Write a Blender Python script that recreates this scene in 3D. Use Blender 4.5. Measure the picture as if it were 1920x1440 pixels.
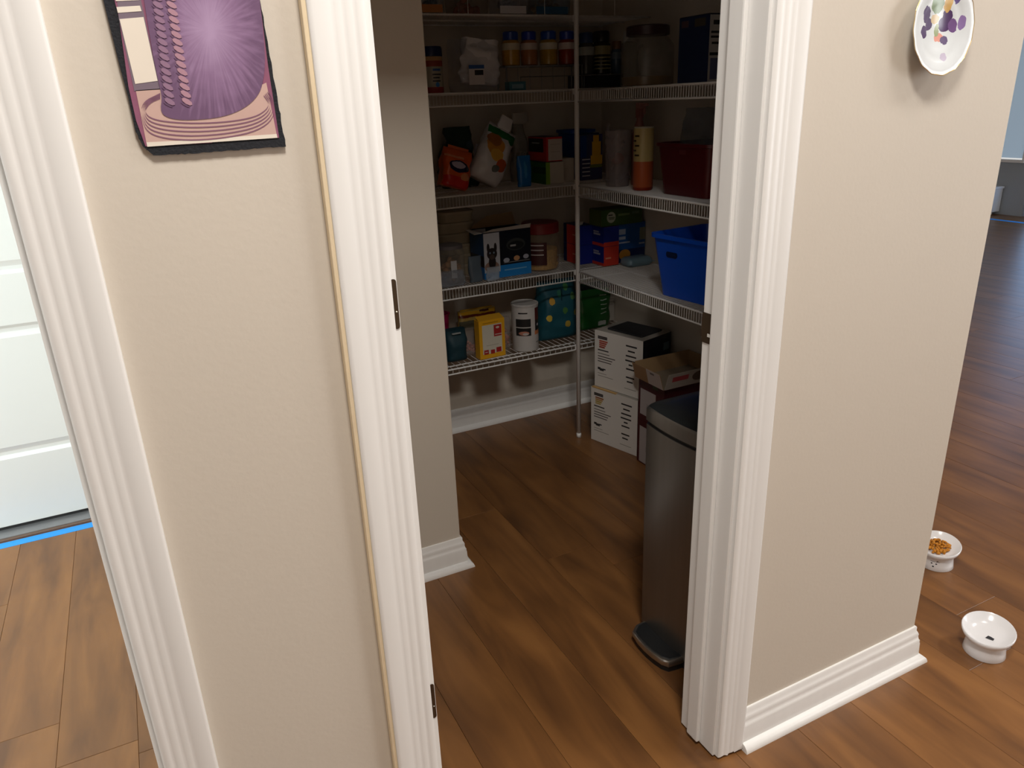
import bpy, bmesh, math, random
from mathutils import Vector, Matrix, noise

# ------------------------------------------------------------------ scene reset
for o in list(bpy.data.objects):
    bpy.data.objects.remove(o, do_unlink=True)
SC = bpy.context.scene
C = SC.collection
PI = math.pi

# ------------------------------------------------------------------ camera
PITCH, YAW, ROLL, FPX, H = 3.61390883e-01, 1.11808798, -3.99597419e-02, 1402.1, 1.33
_fw = Vector((math.cos(YAW)*math.cos(PITCH), math.sin(YAW)*math.cos(PITCH), -math.sin(PITCH)))
_r0 = Vector((math.sin(YAW), -math.cos(YAW), 0)); _u0 = _r0.cross(_fw)
_c, _s = math.cos(ROLL), math.sin(ROLL)
RIGHT = _c*_r0 + _s*_u0; UP = -_s*_r0 + _c*_u0; FWD = _fw
cam = bpy.data.cameras.new('camera'); camo = bpy.data.objects.new('camera', cam); C.objects.link(camo)
cam.sensor_fit = 'HORIZONTAL'; cam.sensor_width = 36; cam.lens = FPX/1920*36
cam.clip_start = 0.02; cam.clip_end = 100
camo.matrix_world = Matrix(((RIGHT.x, UP.x, -FWD.x, 0), (RIGHT.y, UP.y, -FWD.y, 0),
                            (RIGHT.z, UP.z, -FWD.z, H), (0, 0, 0, 1)))
SC.camera = camo

# ------------------------------------------------------------------ world and lights
w = bpy.data.worlds.new('world'); SC.world = w; w.use_nodes = True
bg = w.node_tree.nodes['Background']
bg.inputs[0].default_value = (1.0, 0.985, 0.95, 1); bg.inputs[1].default_value = 0.66

def area(name, loc, target, sx, sy, power, col, spread=180):
    l = bpy.data.lights.new(name, 'AREA'); l.shape = 'RECTANGLE'; l.size = sx; l.size_y = sy
    l.energy = power; l.color = col; l.spread = math.radians(spread)
    o = bpy.data.objects.new(name, l); C.objects.link(o); o.location = loc
    o.rotation_euler = (Vector(target)-Vector(loc)).to_track_quat('-Z', 'Y').to_euler()
    return o
area('hall_daylight', (-2.4, 1.9, 1.5), (-.3, 2.5, 0.9), 1.5, 1.9, 75, (0.84, 0.97, 1.0))
WARM = (1.0, 0.96, 0.90)
area('ceiling_panel_or_added_light', (1.78, 0.22, 2.725), (1.70, 0.30, 0), 0.36, 0.36, 10, WARM)
area('ceiling_panel_or_added_light', (0.28, 0.10, 2.725), (0.28, 0.18, 0), 0.36, 0.36, 36, WARM)
area('ceiling_panel_or_added_light', (3.4, 0.10, 2.725), (3.4, 0.20, 0), 0.36, 0.36, 28, WARM)  # added lamp to brighten the floor at the right, no known fixture
area('right_rear_fill', (5.2, -2.42, 1.25), (1.2, 0.9, 0.8), 2.6, 2.0, 115, (0.97, 0.985, 1.0))  # added fill for the walls and bowls, with no known door behind it
SC.view_settings.view_transform = 'Standard'; SC.view_settings.look = 'None'
SC.view_settings.exposure = 0.18; SC.view_settings.gamma = 1.0; SC.view_settings.use_curve_mapping = False

# ------------------------------------------------------------------ pixels to places
def ray(x, y):
    return RIGHT*((x-960)/FPX) - UP*((y-720)/FPX) + FWD
def on_floor(x, y, z=0.0):
    d = ray(x, y); t = (z-H)/d.z; return d.x*t, d.y*t
def on_y(x, y, Y):
    d = ray(x, y); t = Y/d.y; return d.x*t, H+d.z*t
def on_x(x, y, X):
    d = ray(x, y); t = X/d.x; return d.y*t, H+d.z*t
def rect_y(x0, y0, x1, y1, Y):
    xm, ym = (x0+x1)/2, (y0+y1)/2
    return on_y(x0, ym, Y)[0], on_y(x1, ym, Y)[0], on_y(xm, y1, Y)[1], on_y(xm, y0, Y)[1]

# ------------------------------------------------------------------ materials
def srgb(r, g, b):
    f = lambda c: (c/255/12.92) if c <= 10 else ((c/255+0.055)/1.055)**2.4
    return (f(r), f(g), f(b))
_M = {}
def nodes(name):
    m = bpy.data.materials.new(name); m.use_nodes = True
    return m, m.node_tree.nodes, m.node_tree.links, m.node_tree.nodes['Principled BSDF']
def mat(name, col=(0.8, 0.8, 0.8), rough=0.55, metal=0.0, var=0.06, scale=30, bump=0.0, bscale=200,
        alpha=1.0, trans=0.0, emit=0.0, spec=0.5, stretch=(1, 1, 1), coat=0.0):
    if name in _M: return _M[name]
    m, N, L, b = nodes(name)
    tc = N.new('ShaderNodeTexCoord'); mp = N.new('ShaderNodeMapping'); mp.inputs['Scale'].default_value = stretch
    L.new(tc.outputs['Object'], mp.inputs[0])
    nz = N.new('ShaderNodeTexNoise'); nz.inputs['Scale'].default_value = scale; nz.inputs['Detail'].default_value = 3
    L.new(mp.outputs[0], nz.inputs['Vector'])
    mx = N.new('ShaderNodeMix'); mx.data_type = 'RGBA'
    mx.inputs[6].default_value = (*[c*(1-var) for c in col], 1); mx.inputs[7].default_value = (*[min(1, c*(1+var)) for c in col], 1)
    L.new(nz.outputs['Fac'], mx.inputs[0]); L.new(mx.outputs[2], b.inputs['Base Color'])
    b.inputs['Roughness'].default_value = rough; b.inputs['Metallic'].default_value = metal
    b.inputs['Specular IOR Level'].default_value = spec; b.inputs['Alpha'].default_value = alpha
    b.inputs['Transmission Weight'].default_value = trans; b.inputs['Coat Weight'].default_value = coat
    if emit:
        b.inputs['Emission Color'].default_value = (*col, 1); b.inputs['Emission Strength'].default_value = emit
    if bump:
        n2 = N.new('ShaderNodeTexNoise'); n2.inputs['Scale'].default_value = bscale; n2.inputs['Detail'].default_value = 4
        L.new(mp.outputs[0], n2.inputs['Vector'])
        bp = N.new('ShaderNodeBump'); bp.inputs['Strength'].default_value = bump; bp.inputs['Distance'].default_value = 0.002
        L.new(n2.outputs['Fac'], bp.inputs['Height']); L.new(bp.outputs[0], b.inputs['Normal'])
    _M[name] = m; return m

FACES = {'-Y': (0, 2, 1, -1), '-X': (1, 2, 0, -1), '+Z': (0, 1, 2, 1), 'all': (0, 2, None, 0)}
def printed(name, base, patches, rough=0.45, wobble=0.0, wscale=60, alpha=1.0, spec=0.5, var=0.0):
    """flat print: patches are (face, 'r' or 'e', cu, cv, ru, rv, colour) in the object's own metres"""
    if name in _M: return _M[name]
    m, N, L, b = nodes(name)
    tc = N.new('ShaderNodeTexCoord')
    vec = tc.outputs['Object']
    if wobble:
        nz = N.new('ShaderNodeTexNoise'); nz.inputs['Scale'].default_value = wscale; nz.inputs['Detail'].default_value = 3
        L.new(vec, nz.inputs['Vector'])
        s = N.new('ShaderNodeVectorMath'); s.operation = 'SUBTRACT'; s.inputs[1].default_value = (.5, .5, .5)
        L.new(nz.outputs['Color'], s.inputs[0])
        k = N.new('ShaderNodeVectorMath'); k.operation = 'SCALE'; k.inputs['Scale'].default_value = wobble
        L.new(s.outputs[0], k.inputs[0])
        a = N.new('ShaderNodeVectorMath'); a.operation = 'ADD'; L.new(vec, a.inputs[0]); L.new(k.outputs[0], a.inputs[1])
        vec = a.outputs[0]
    sx = N.new('ShaderNodeSeparateXYZ'); L.new(vec, sx.inputs[0])
    sn = N.new('ShaderNodeSeparateXYZ'); L.new(tc.outputs['Normal'], sn.inputs[0])
    def mth(op, *ins):
        n = N.new('ShaderNodeMath'); n.operation = op
        for i, v in enumerate(ins):
            if isinstance(v, (int, float)): n.inputs[i].default_value = v
            else: L.new(v, n.inputs[i])
        return n.outputs[0]
    fm = {}
    col = None
    for face, kind, cu, cv, ru, rv, pc in patches:
        iu, iv, ax, sg = FACES[face]
        du = mth('MULTIPLY_ADD', sx.outputs[iu], 1/ru, -cu/ru); dv = mth('MULTIPLY_ADD', sx.outputs[iv], 1/rv, -cv/rv)
        if kind == 'r': d = mth('MAXIMUM', mth('ABSOLUTE', du), mth('ABSOLUTE', dv))
        else: d = mth('ADD', mth('MULTIPLY', du, du), mth('MULTIPLY', dv, dv))
        k = mth('LESS_THAN', d, 1.0)
        if ax is not None:
            if face not in fm: fm[face] = mth('GREATER_THAN', mth('MULTIPLY', sn.outputs[ax], float(sg)), 0.35)
            k = mth('MULTIPLY', k, fm[face])
        mx = N.new('ShaderNodeMix'); mx.data_type = 'RGBA'
        if col is None: mx.inputs[6].default_value = (*base, 1)
        else: L.new(col, mx.inputs[6])
        mx.inputs[7].default_value = (*pc, 1); L.new(k, mx.inputs[0]); col = mx.outputs[2]
    if col is None: b.inputs['Base Color'].default_value = (*base, 1)
    else: L.new(col, b.inputs['Base Color'])
    b.inputs['Roughness'].default_value = rough; b.inputs['Alpha'].default_value = alpha
    b.inputs['Specular IOR Level'].default_value = spec
    _M[name] = m; return m

def clear_plastic(name, col, opacity=0.25, rough=0.12):
    """thin clear film or plastic: part see-through, part glossy"""
    if name in _M: return _M[name]
    m, N, L, b = nodes(name)
    nz = N.new('ShaderNodeTexNoise'); nz.inputs['Scale'].default_value = 14; nz.inputs['Detail'].default_value = 3
    tc = N.new('ShaderNodeTexCoord'); L.new(tc.outputs['Object'], nz.inputs['Vector'])
    mr = N.new('ShaderNodeMapRange'); mr.inputs[1].default_value = .3; mr.inputs[2].default_value = .7
    mr.inputs[3].default_value = max(0, opacity-.12); mr.inputs[4].default_value = min(1, opacity+.12)
    L.new(nz.outputs['Fac'], mr.inputs[0]); L.new(mr.outputs[0], b.inputs['Alpha'])
    b.inputs['Base Color'].default_value = (*col, 1); b.inputs['Roughness'].default_value = rough
    _M[name] = m; return m

def wood_floor():
    m, N, L, b = nodes('oak_plank')
    tc = N.new('ShaderNodeTexCoord'); oi = N.new('ShaderNodeObjectInfo')
    ad = N.new('ShaderNodeVectorMath'); ad.operation = 'ADD'
    cx = N.new('ShaderNodeCombineXYZ'); mu = N.new('ShaderNodeMath'); mu.operation = 'MULTIPLY'; mu.inputs[1].default_value = 37
    L.new(oi.outputs['Random'], mu.inputs[0]); L.new(mu.outputs[0], cx.inputs[0]); L.new(mu.outputs[0], cx.inputs[1])
    L.new(tc.outputs['Object'], ad.inputs[0]); L.new(cx.outputs[0], ad.inputs[1])
    mp = N.new('ShaderNodeMapping'); mp.inputs['Scale'].default_value = (1, 0.16, 1); L.new(ad.outputs[0], mp.inputs[0])
    n1 = N.new('ShaderNodeTexNoise'); n1.inputs['Scale'].default_value = 14; n1.inputs['Detail'].default_value = 5; n1.inputs['Distortion'].default_value = 0.6
    L.new(mp.outputs[0], n1.inputs['Vector'])
    n2 = N.new('ShaderNodeTexNoise'); n2.inputs['Scale'].default_value = 90; n2.inputs['Detail'].default_value = 2
    L.new(mp.outputs[0], n2.inputs['Vector'])
    n3 = N.new('ShaderNodeTexNoise'); n3.inputs['Scale'].default_value = 4.5; n3.inputs['Detail'].default_value = 3
    L.new(ad.outputs[0], n3.inputs['Vector'])
    r = N.new('ShaderNodeValToRGB'); e = r.color_ramp.elements
    e[0].position = 0.30; e[0].color = (0.120, 0.051, 0.018, 1)
    e[1].position = 0.72; e[1].color = (0.255, 0.112, 0.034, 1)
    x = e.new(0.5); x.color = (0.188, 0.080, 0.025, 1)
    L.new(n1.outputs['Fac'], r.inputs[0])
    m2 = N.new('ShaderNodeMix'); m2.data_type = 'RGBA'; m2.blend_type = 'MULTIPLY'; m2.inputs[0].default_value = 0.35
    L.new(r.outputs[0], m2.inputs[6])
    r2 = N.new('ShaderNodeValToRGB'); r2.color_ramp.elements[0].position = .35; r2.color_ramp.elements[1].position = .6
    r2.color_ramp.elements[0].color = (.62, .62, .64, 1); L.new(n3.outputs['Fac'], r2.inputs[0]); L.new(r2.outputs[0], m2.inputs[7])
    hs = N.new('ShaderNodeHueSaturation'); L.new(m2.outputs[2], hs.inputs['Color'])
    mr = N.new('ShaderNodeMapRange'); mr.inputs[3].default_value = .93; mr.inputs[4].default_value = 1.08
    L.new(oi.outputs['Random'], mr.inputs[0]); L.new(mr.outputs[0], hs.inputs['Value'])
    L.new(hs.outputs[0], b.inputs['Base Color'])
    b.inputs['Roughness'].default_value = 0.34
    bp = N.new('ShaderNodeBump'); bp.inputs['Strength'].default_value = .06; bp.inputs['Distance'].default_value = .001
    L.new(n2.outputs['Fac'], bp.inputs['Height']); L.new(bp.outputs[0], b.inputs['Normal'])
    _M['oak'] = m; return m
OAK = wood_floor()
WALL = mat('wall_paint', (0.60, 0.540, 0.462), .62, var=.02, scale=3, bump=.11, bscale=130)
TRIM = mat('trim_paint', (0.80, 0.788, 0.768), .38, var=.03, scale=6, stretch=(8, 8, .6))
CEIL = mat('ceiling_paint', (0.82, 0.80, 0.76), .8, var=.02, bump=.3, bscale=90)
WIRE = mat('white_coated_wire', (0.84, 0.83, 0.81), .35, var=.02)
BRONZE = mat('bronze', (0.10, 0.07, 0.045), .42, .8, var=.15)

# ------------------------------------------------------------------ mesh helpers
def link(name, bm, m, parent=None, smooth=False, mats=None):
    me = bpy.data.meshes.new(name); bm.normal_update(); bm.to_mesh(me); bm.free()
    for x in (mats or [m]): me.materials.append(x)
    if smooth:
        for p in me.polygons: p.use_smooth = True
    o = bpy.data.objects.new(name, me); C.objects.link(o)
    if parent: o.parent = parent
    return o
def auto_smooth(o, deg=35):
    me = o.data
    for p in me.polygons: p.use_smooth = True
    me.set_sharp_from_angle(angle=math.radians(deg))
    return o
def tag(o, label, cat, group=None, kind=None):
    o['label'] = label; o['category'] = cat
    if group: o['group'] = group
    if kind: o['kind'] = kind
    return o
def struct(o, label, cat):
    return tag(o, label, cat, kind='structure')
def thing(name, label, cat, loc=(0, 0, 0), rz=0.0, group=None, kind=None):
    o = bpy.data.objects.new(name, None); C.objects.link(o); o.empty_display_size = .05
    o.location = loc; o.rotation_euler = (0, 0, rz)
    return tag(o, label, cat, group, kind)
def box(bm, x0, y0, z0, x1, y1, z1, bev=0.0):
    ret = bmesh.ops.create_cube(bm, size=1.0)
    vs = ret['verts']
    for v in vs:
        v.co = Vector((x0+(v.co.x+.5)*(x1-x0), y0+(v.co.y+.5)*(y1-y0), z0+(v.co.z+.5)*(z1-z0)))
    if bev:
        es = list({e for v in vs for e in v.link_edges})
        bmesh.ops.bevel(bm, geom=es, offset=bev, segments=2, affect='EDGES', profile=.6)
    return bm
def mkbox(name, x0, y0, z0, x1, y1, z1, m, parent=None, bev=0.0):
    return link(name, box(bmesh.new(), x0, y0, z0, x1, y1, z1, bev), m, parent)
def lathe(bm, prof, n=28, cx=0.0, cy=0.0, f=None, close=True):
    rings = []
    for r, z in prof:
        if r < 1e-5: rings.append([bm.verts.new((cx, cy, z))])
        else:
            rings.append([bm.verts.new((cx+(r*(f(k/n*2*PI, r) if f else 1))*math.cos(k/n*2*PI),
                                        cy+(r*(f(k/n*2*PI, r) if f else 1))*math.sin(k/n*2*PI), z)) for k in range(n)])
    for a, b in zip(rings[:-1], rings[1:]):
        for k in range(n):
            k2 = (k+1) % n
            if len(a) == 1 and len(b) == 1: continue
            if len(a) == 1: bm.faces.new((a[0], b[k2], b[k]))
            elif len(b) == 1: bm.faces.new((a[k], a[k2], b[0]))
            else: bm.faces.new((a[k], a[k2], b[k2], b[k]))
    return bm
def prism(bm, pts, z0, z1):
    a = [bm.verts.new((x, y, z0)) for x, y in pts]; b = [bm.verts.new((x, y, z1)) for x, y in pts]
    n = len(pts)
    bm.faces.new(a[::-1]); bm.faces.new(b)
    for k in range(n): bm.faces.new((a[k], a[(k+1) % n], b[(k+1) % n], b[k]))
    bmesh.ops.recalc_face_normals(bm, faces=bm.faces)
    return bm
def tube(bm, pts, r, n=6, cap=True):
    pts = [Vector(p) for p in pts]; rings = []
    for i, p in enumerate(pts):
        if i == 0: t = pts[1]-p
        elif i == len(pts)-1: t = p-pts[-2]
        else: t = (pts[i+1]-p).normalized()+(p-pts[i-1]).normalized()
        t.normalize()
        a = t.cross(Vector((0, 0, 1)))
        if a.length < 1e-3: a = t.cross(Vector((1, 0, 0)))
        a.normalize(); b = t.cross(a)
        rings.append([bm.verts.new(p+a*(r*math.cos(k/n*2*PI))+b*(r*math.sin(k/n*2*PI))) for k in range(n)])
    for q, s in zip(rings[:-1], rings[1:]):
        for k in range(n): bm.faces.new((q[k], q[(k+1) % n], s[(k+1) % n], s[k]))
    if cap: bm.faces.new(rings[0][::-1]); bm.faces.new(rings[-1])
    return bm
def sweep(bm, prof, path, side=1):
    """baseboard: prof is (out, z); path is XY corners; out goes to the right of the path when side=1"""
    path = [Vector((x, y)) for x, y in path]; rings = []
    for i, p in enumerate(path):
        d0 = (p-path[i-1]).normalized() if i else None
        d1 = (path[i+1]-p).normalized() if i < len(path)-1 else None
        n0 = Vector((d0.y, -d0.x))*side if d0 else None
        n1 = Vector((d1.y, -d1.x))*side if d1 else None
        if n0 is None: m = n1
        elif n1 is None: m = n0
        else:
            m = (n0+n1); m = m/(m.length_squared/2) if m.length > 1e-4 else n0
        rings.append([bm.verts.new((p.x+m.x*o, p.y+m.y*o, z)) for o, z in prof])
    n = len(prof)
    for a, b in zip(rings[:-1], rings[1:]):
        for k in range(n): bm.faces.new((a[k], a[(k+1) % n], b[(k+1) % n], b[k]))
    bm.faces.new(rings[0]); bm.faces.new(rings[-1][::-1])
    bmesh.ops.recalc_face_normals(bm, faces=bm.faces)
    return bm
def rrect(w_, d_, r, n=5, cx=0, cy=0):
    out = []
    for sx, sy, a0 in ((1, 1, 0), (-1, 1, PI/2), (-1, -1, PI), (1, -1, 1.5*PI)):
        for k in range(n+1):
            a = a0+k/n*PI/2
            out.append((cx+sx*(w_/2-r)+r*math.cos(a), cy+sy*(d_/2-r)+r*math.sin(a)))
    return out
def loft(bm, sections, cap0=True, cap1=True):
    """sections: list of (points XY, z)"""
    rings = [[bm.verts.new((x, y, z)) for x, y in pts] for pts, z in sections]
    n = len(rings[0])
    for a, b in zip(rings[:-1], rings[1:]):
        for k in range(n): bm.faces.new((a[k], a[(k+1) % n], b[(k+1) % n], b[k]))
    if cap0: bm.faces.new(rings[0][::-1])
    if cap1: bm.faces.new(rings[-1])
    bmesh.ops.recalc_face_normals(bm, faces=bm.faces)
    return bm
def bag_mesh(w_, h_, d_, seed=0, crumple=.012, top=0.02, bottom=0.85, nu=36, nv=22, narrow=0.0, freq=14.0):
    """a filled film bag standing on z=0: wide in X, puffed in Y, crimped flat at the top"""
    bm = bmesh.new(); rings = []
    off = Vector((seed*7.3, seed*3.1, seed*1.7))
    for j in range(nv+1):
        t = j/nv
        puff = (bottom+(1-bottom)*min(1, t/.25))*(1 if t < .45 else max(top, math.cos((t-.45)/.55*PI/2)**.6))
        if t < .04: puff *= .75
        a = w_/2*(1-narrow*t)*(0.96 if t < .05 else 1)
        b = max(d_/2*puff, .0015)
        ring = []
        for k in range(nu):
            an = k/nu*2*PI; c, s = math.cos(an), math.sin(an)
            e = .62
            p = Vector((a*math.copysign(abs(c)**e, c), b*math.copysign(abs(s)**e, s), t*h_))
            nn = noise.noise_vector(p*freq+off)*crumple + noise.noise_vector(p*freq*2.7+off)*(crumple*.45)
            amp = min(1, t*6)*min(1, .35+(1-t)*2)
            q = p+Vector((nn.x*amp, nn.y*amp, nn.z*amp*.6))
            q.z = max(q.z, .0005)
            ring.append(bm.verts.new(q))
        rings.append(ring)
    for a, b in zip(rings[:-1], rings[1:]):
        for k in range(nu): bm.faces.new((a[k], a[(k+1) % nu], b[(k+1) % nu], b[k]))
    bm.faces.new(rings[0][::-1]); bm.faces.new(rings[-1])
    return bm
def open_bin(bm, w0, d0, w1, d1, h_, r=.02, t=.003, rim=.008):
    """tapered open tub standing on z=0 with a rolled rim"""
    s = [(rrect(w0, d0, r), 0), (rrect(w0+(w1-w0)*.93, d0+(d1-d0)*.93, r), h_*.93),
         (rrect(w1+2*rim, d1+2*rim, r+rim), h_*.94), (rrect(w1+2*rim, d1+2*rim, r+rim), h_),
         (rrect(w1-2*t, d1-2*t, r), h_), (rrect(w0-2*t, d0-2*t, max(.002, r-t)), t)]
    return loft(bm, s)
def lumps(bm, n, cx, cy, cz, rx, ry, rz, size, seed=1):
    rnd = random.Random(seed)
    for i in range(n):
        a = rnd.uniform(0, 2*PI); q = math.sqrt(rnd.random())
        p = Vector((cx+rx*q*math.cos(a), cy+ry*q*math.sin(a), cz+rz*rnd.random()*(1-q*.6)))
        M4 = Matrix.Translation(p) @ Matrix.Rotation(rnd.uniform(0, 6), 4, Vector((rnd.random(), rnd.random(), rnd.random()+.1)).normalized()) @ Matrix.Diagonal((1, rnd.uniform(.7, 1), rnd.uniform(.5, .8), 1))
        bmesh.ops.create_icosphere(bm, subdivisions=1, radius=size*rnd.uniform(.8, 1.15), matrix=M4)
    return bm

# ================================================================== THE SETTING
YW, YB = 0.914, 1.030            # front wall: room face and pantry face
XJL, XJR = 0.2856, 0.885         # clear opening of the pantry doorway
XCOR = 1.506                     # outside corner of the front wall
BACK, XPR = 2.785, 1.820         # pantry back wall and right wall faces
ZC = 2.74
STUBX, STUBY = 0.700, 1.841

# floor: slab with single planks on it
fl = mkbox('floor', -4, -3.2, -.06, 9.4, 7.2, -.006, OAK)
struct(fl, 'brown oak plank floor running through the rooms', 'floor')
PW, PL = 0.165, 1.25
def plank_mesh():
    bm = bmesh.new(); g, c = .0003, .0007
    w2, l2 = PW/2-g, PL/2-g
    lo = [bm.verts.new((x, y, -.006)) for x, y in ((-w2, -l2), (w2, -l2), (w2, l2), (-w2, l2))]
    mi = [bm.verts.new((x, y, -c)) for x, y in ((-w2, -l2), (w2, -l2), (w2, l2), (-w2, l2))]
    hi = [bm.verts.new((x, y, 0)) for x, y in ((-w2+c, -l2+c), (w2-c, -l2+c), (w2-c, l2-c), (-w2+c, l2-c))]
    bm.faces.new(hi)
    for a, b in ((lo, mi), (mi, hi)):
        for k in range(4): bm.faces.new((a[k], a[(k+1) % 4], b[(k+1) % 4], b[k]))
    me = bpy.data.meshes.new('plank'); bm.to_mesh(me); bm.free(); me.materials.append(OAK); return me
pm = plank_mesh(); rnd = random.Random(4)
for i in range(-9, 53):
    x = i*PW+.03
    if x < 2.3: y0, y1 = -.1, 2.9
    else: y0, y1 = .22*x-.5, .63*x+1.0
    y = -1.3+rnd.random()*PL
    while y < y1+PL/2:
        if y > y0-PL/2:
            o = bpy.data.objects.new('plank', pm); C.objects.link(o); o.location = (x, y, 0); o.parent = fl
        y += PL

# walls
bm = bmesh.new()
box(bm, -.093, YW, 0, XJL-.019, YB, ZC)                       # between the two doorways
box(bm, XJL-.019, YW, 2.06, XJR+.019, YB, ZC)                 # over the pantry doorway
box(bm, XJR+.019, YW, 0, XCOR, YB, ZC)                        # with the plate
box(bm, -1.03, YW, 2.06, -.093, YB, ZC)                       # over the hall doorway
box(bm, -1.9, YW, 0, -1.03, YB, ZC)
wf = struct(link('wall_front', bm, WALL), 'beige painted wall with the pantry doorway', 'wall')
bm = bmesh.new()
box(bm, XPR, 1.43, 0, XPR+.112, BACK+.1, ZC)
struct(link('wall_right', bm, WALL), 'beige pantry wall behind the right wire shelves', 'wall')
bm = bmesh.new(); box(bm, XCOR-.112, YB, 0, XCOR, 1.43, ZC)
struct(link('wall_return', bm, WALL), 'beige return wall behind the trash can', 'wall')
bm = bmesh.new(); box(bm, XCOR-.112, 1.43, 0, XPR, 1.54, ZC)
struct(link('wall_step', bm, WALL), 'beige wall step at the end of the right shelves', 'wall')
bm = bmesh.new(); box(bm, XPR+.112, 6.7, 0, 8.42, 6.8, ZC)
struct(link('wall_living', bm, WALL), 'beige living room wall beyond the pantry', 'wall')
bm = bmesh.new(); box(bm, -2.9, -2.6, 0, 9.4, -2.5, ZC)
struct(link('wall_rear', bm, WALL), 'beige kitchen wall opposite the pantry', 'wall')
bm = bmesh.new(); box(bm, .20, BACK, 0, XPR, BACK+.1, ZC)
struct(link('wall_back', bm, WALL), 'beige back wall of the pantry behind wire shelves', 'wall')
bm = bmesh.new(); box(bm, -.093, YB, 0, .20, BACK+.1, ZC)
struct(link('wall_left', bm, WALL), 'beige wall between the pantry and the hall', 'wall')
bm = bmesh.new(); box(bm, .20, STUBY, 0, STUBX, STUBY+.115, ZC, .003)
struct(link('wall_inner', bm, WALL), 'short beige wall end inside the pantry left of shelves', 'wall')
bm = bmesh.new()
box(bm, -1.9, 2.83, 0, -1.20, 2.95, ZC); box(bm, -1.20, 2.83, 2.09, -.093, 2.95, ZC)
struct(link('wall_hall', bm, WALL), 'beige hall wall around the white panel door', 'wall')
bm = bmesh.new(); box(bm, -4, -3.2, ZC, 9.4, 7.2, ZC+.08)
struct(link('ceiling', bm, CEIL), 'white ceiling over the rooms', 'ceiling')

# baseboards
BP = [(0, 0), (.030, 0), (.030, .004), (.0275, .011), (.022, .0165), (.0145, .019), (.0145, .024), (.0135, .052), (.0125, .056),
      (.0125, .0615), (.0105, .064), (.009, .072), (.0095, .078), (.0075, .083), (.0050, .088), (.0048, .0975), (.0035, .0995), (0, .0995)]
def baseboard(name, path, side, label):
    o = link(name, sweep(bmesh.new(), BP, path, side), TRIM)
    auto_smooth(o, 40); return struct(o, label, 'baseboard')
baseboard('baseboard_front', [(XJR+.0655+.004, YW), (XCOR, YW), (XCOR, 1.43), (XPR+.112, 1.43)], 1, 'white moulded baseboard under the plate wall')
baseboard('baseboard_inner', [(.20, STUBY), (STUBX, STUBY), (STUBX, STUBY+.11)], 1, 'white baseboard on the short pantry wall end')
baseboard('baseboard_back', [(STUBX-.3, BACK), (XPR, BACK), (XPR, 1.56)], 1, 'white baseboard along the pantry back wall')

# door casings: fluted section extruded upright
def casing_profile(w_, flip=False):
    # (across, proud) from the inner edge to the outer edge
    p = [(0, 0), (0, .0105), (.003, .0125), (.011, .0130), (.013, .0120), (.0155, .0130), (.024, .0140), (.0260, .0132), (.0285, .0142),
         (.036, .0150), (.0385, .0144), (.041, .0156), (.052, .0165), (.060, .0168), (w_-.0015, .0162), (w_, .0145), (w_, 0)]
    return p
def casing(name, x_in, direction, z1, parent, rag=0.0, w_=.066):
    pts = [(x_in+direction*a, YW-b) for a, b in casing_profile(w_)]
    bm = bmesh.new(); n = len(pts)
    rr = random.Random(5)
    lo = [bm.verts.new((x, y, .003+rag*(rr.random()+.6*(i/n)))) for i, (x, y) in enumerate(pts)]
    hi = [bm.verts.new((x, y, z1)) for x, y in pts]
    bm.faces.new(lo); bm.faces.new(hi[::-1])
    for k in range(n): bm.faces.new((lo[k], lo[(k+1) % n], hi[(k+1) % n], hi[k]))
    bmesh.ops.recalc_face_normals(bm, faces=bm.faces)
    return auto_smooth(link(name, bm, TRIM, parent), 50)
d1 = thing('door_1', 'white doorway frame of the pantry', 'door frame', (0, 0, 0), kind='structure')
casing('casing', XJL-.010, -1, 2.13, d1, .0)
casing('casing', XJR+.006, 1, 2.13, d1, .005)
ck = mkbox('lit_edge_strip', XJL-.0815, YW-.0135, .003, XJL-.0758, YW, 2.13, mat('warm_light_tint', (.80, .66, .45), .55), d1, .002); ck['label'] = 'casing outer edge strip coloured as warm reflected light'  # warm reflected light on the casing edge, painted as a coloured strip
mkbox('head_casing', XJL-.076, YW-.0175, 2.055, XJR+.072, YW, 2.13, TRIM, d1, .004)
mkbox('jamb', XJL-.019, YW-.001, .002, XJL, YB+.001, 2.06, TRIM, d1, .0012)
bm = bmesh.new(); box(bm, XJR, YW-.001, .006, XJR+.019, YB-.012, 2.06, .0012); link('jamb', bm, TRIM, d1)
mkbox('head_jamb', XJL, YW-.001, 2.04, XJR, YB, 2.06, TRIM, d1, .001)
mkbox('door_stop', XJR-.010, YW+.040, .010, XJR, YW+.074, 2.04, TRIM, d1, .003)
mkbox('door_stop', XJL, YW+.040, .004, XJL+.010, YW+.074, 2.04, TRIM, d1, .003)
mkbox('head_stop', XJL+.01, YW+.040, 2.03, XJR-.01, YW+.074, 2.04, TRIM, d1, .002)
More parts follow.
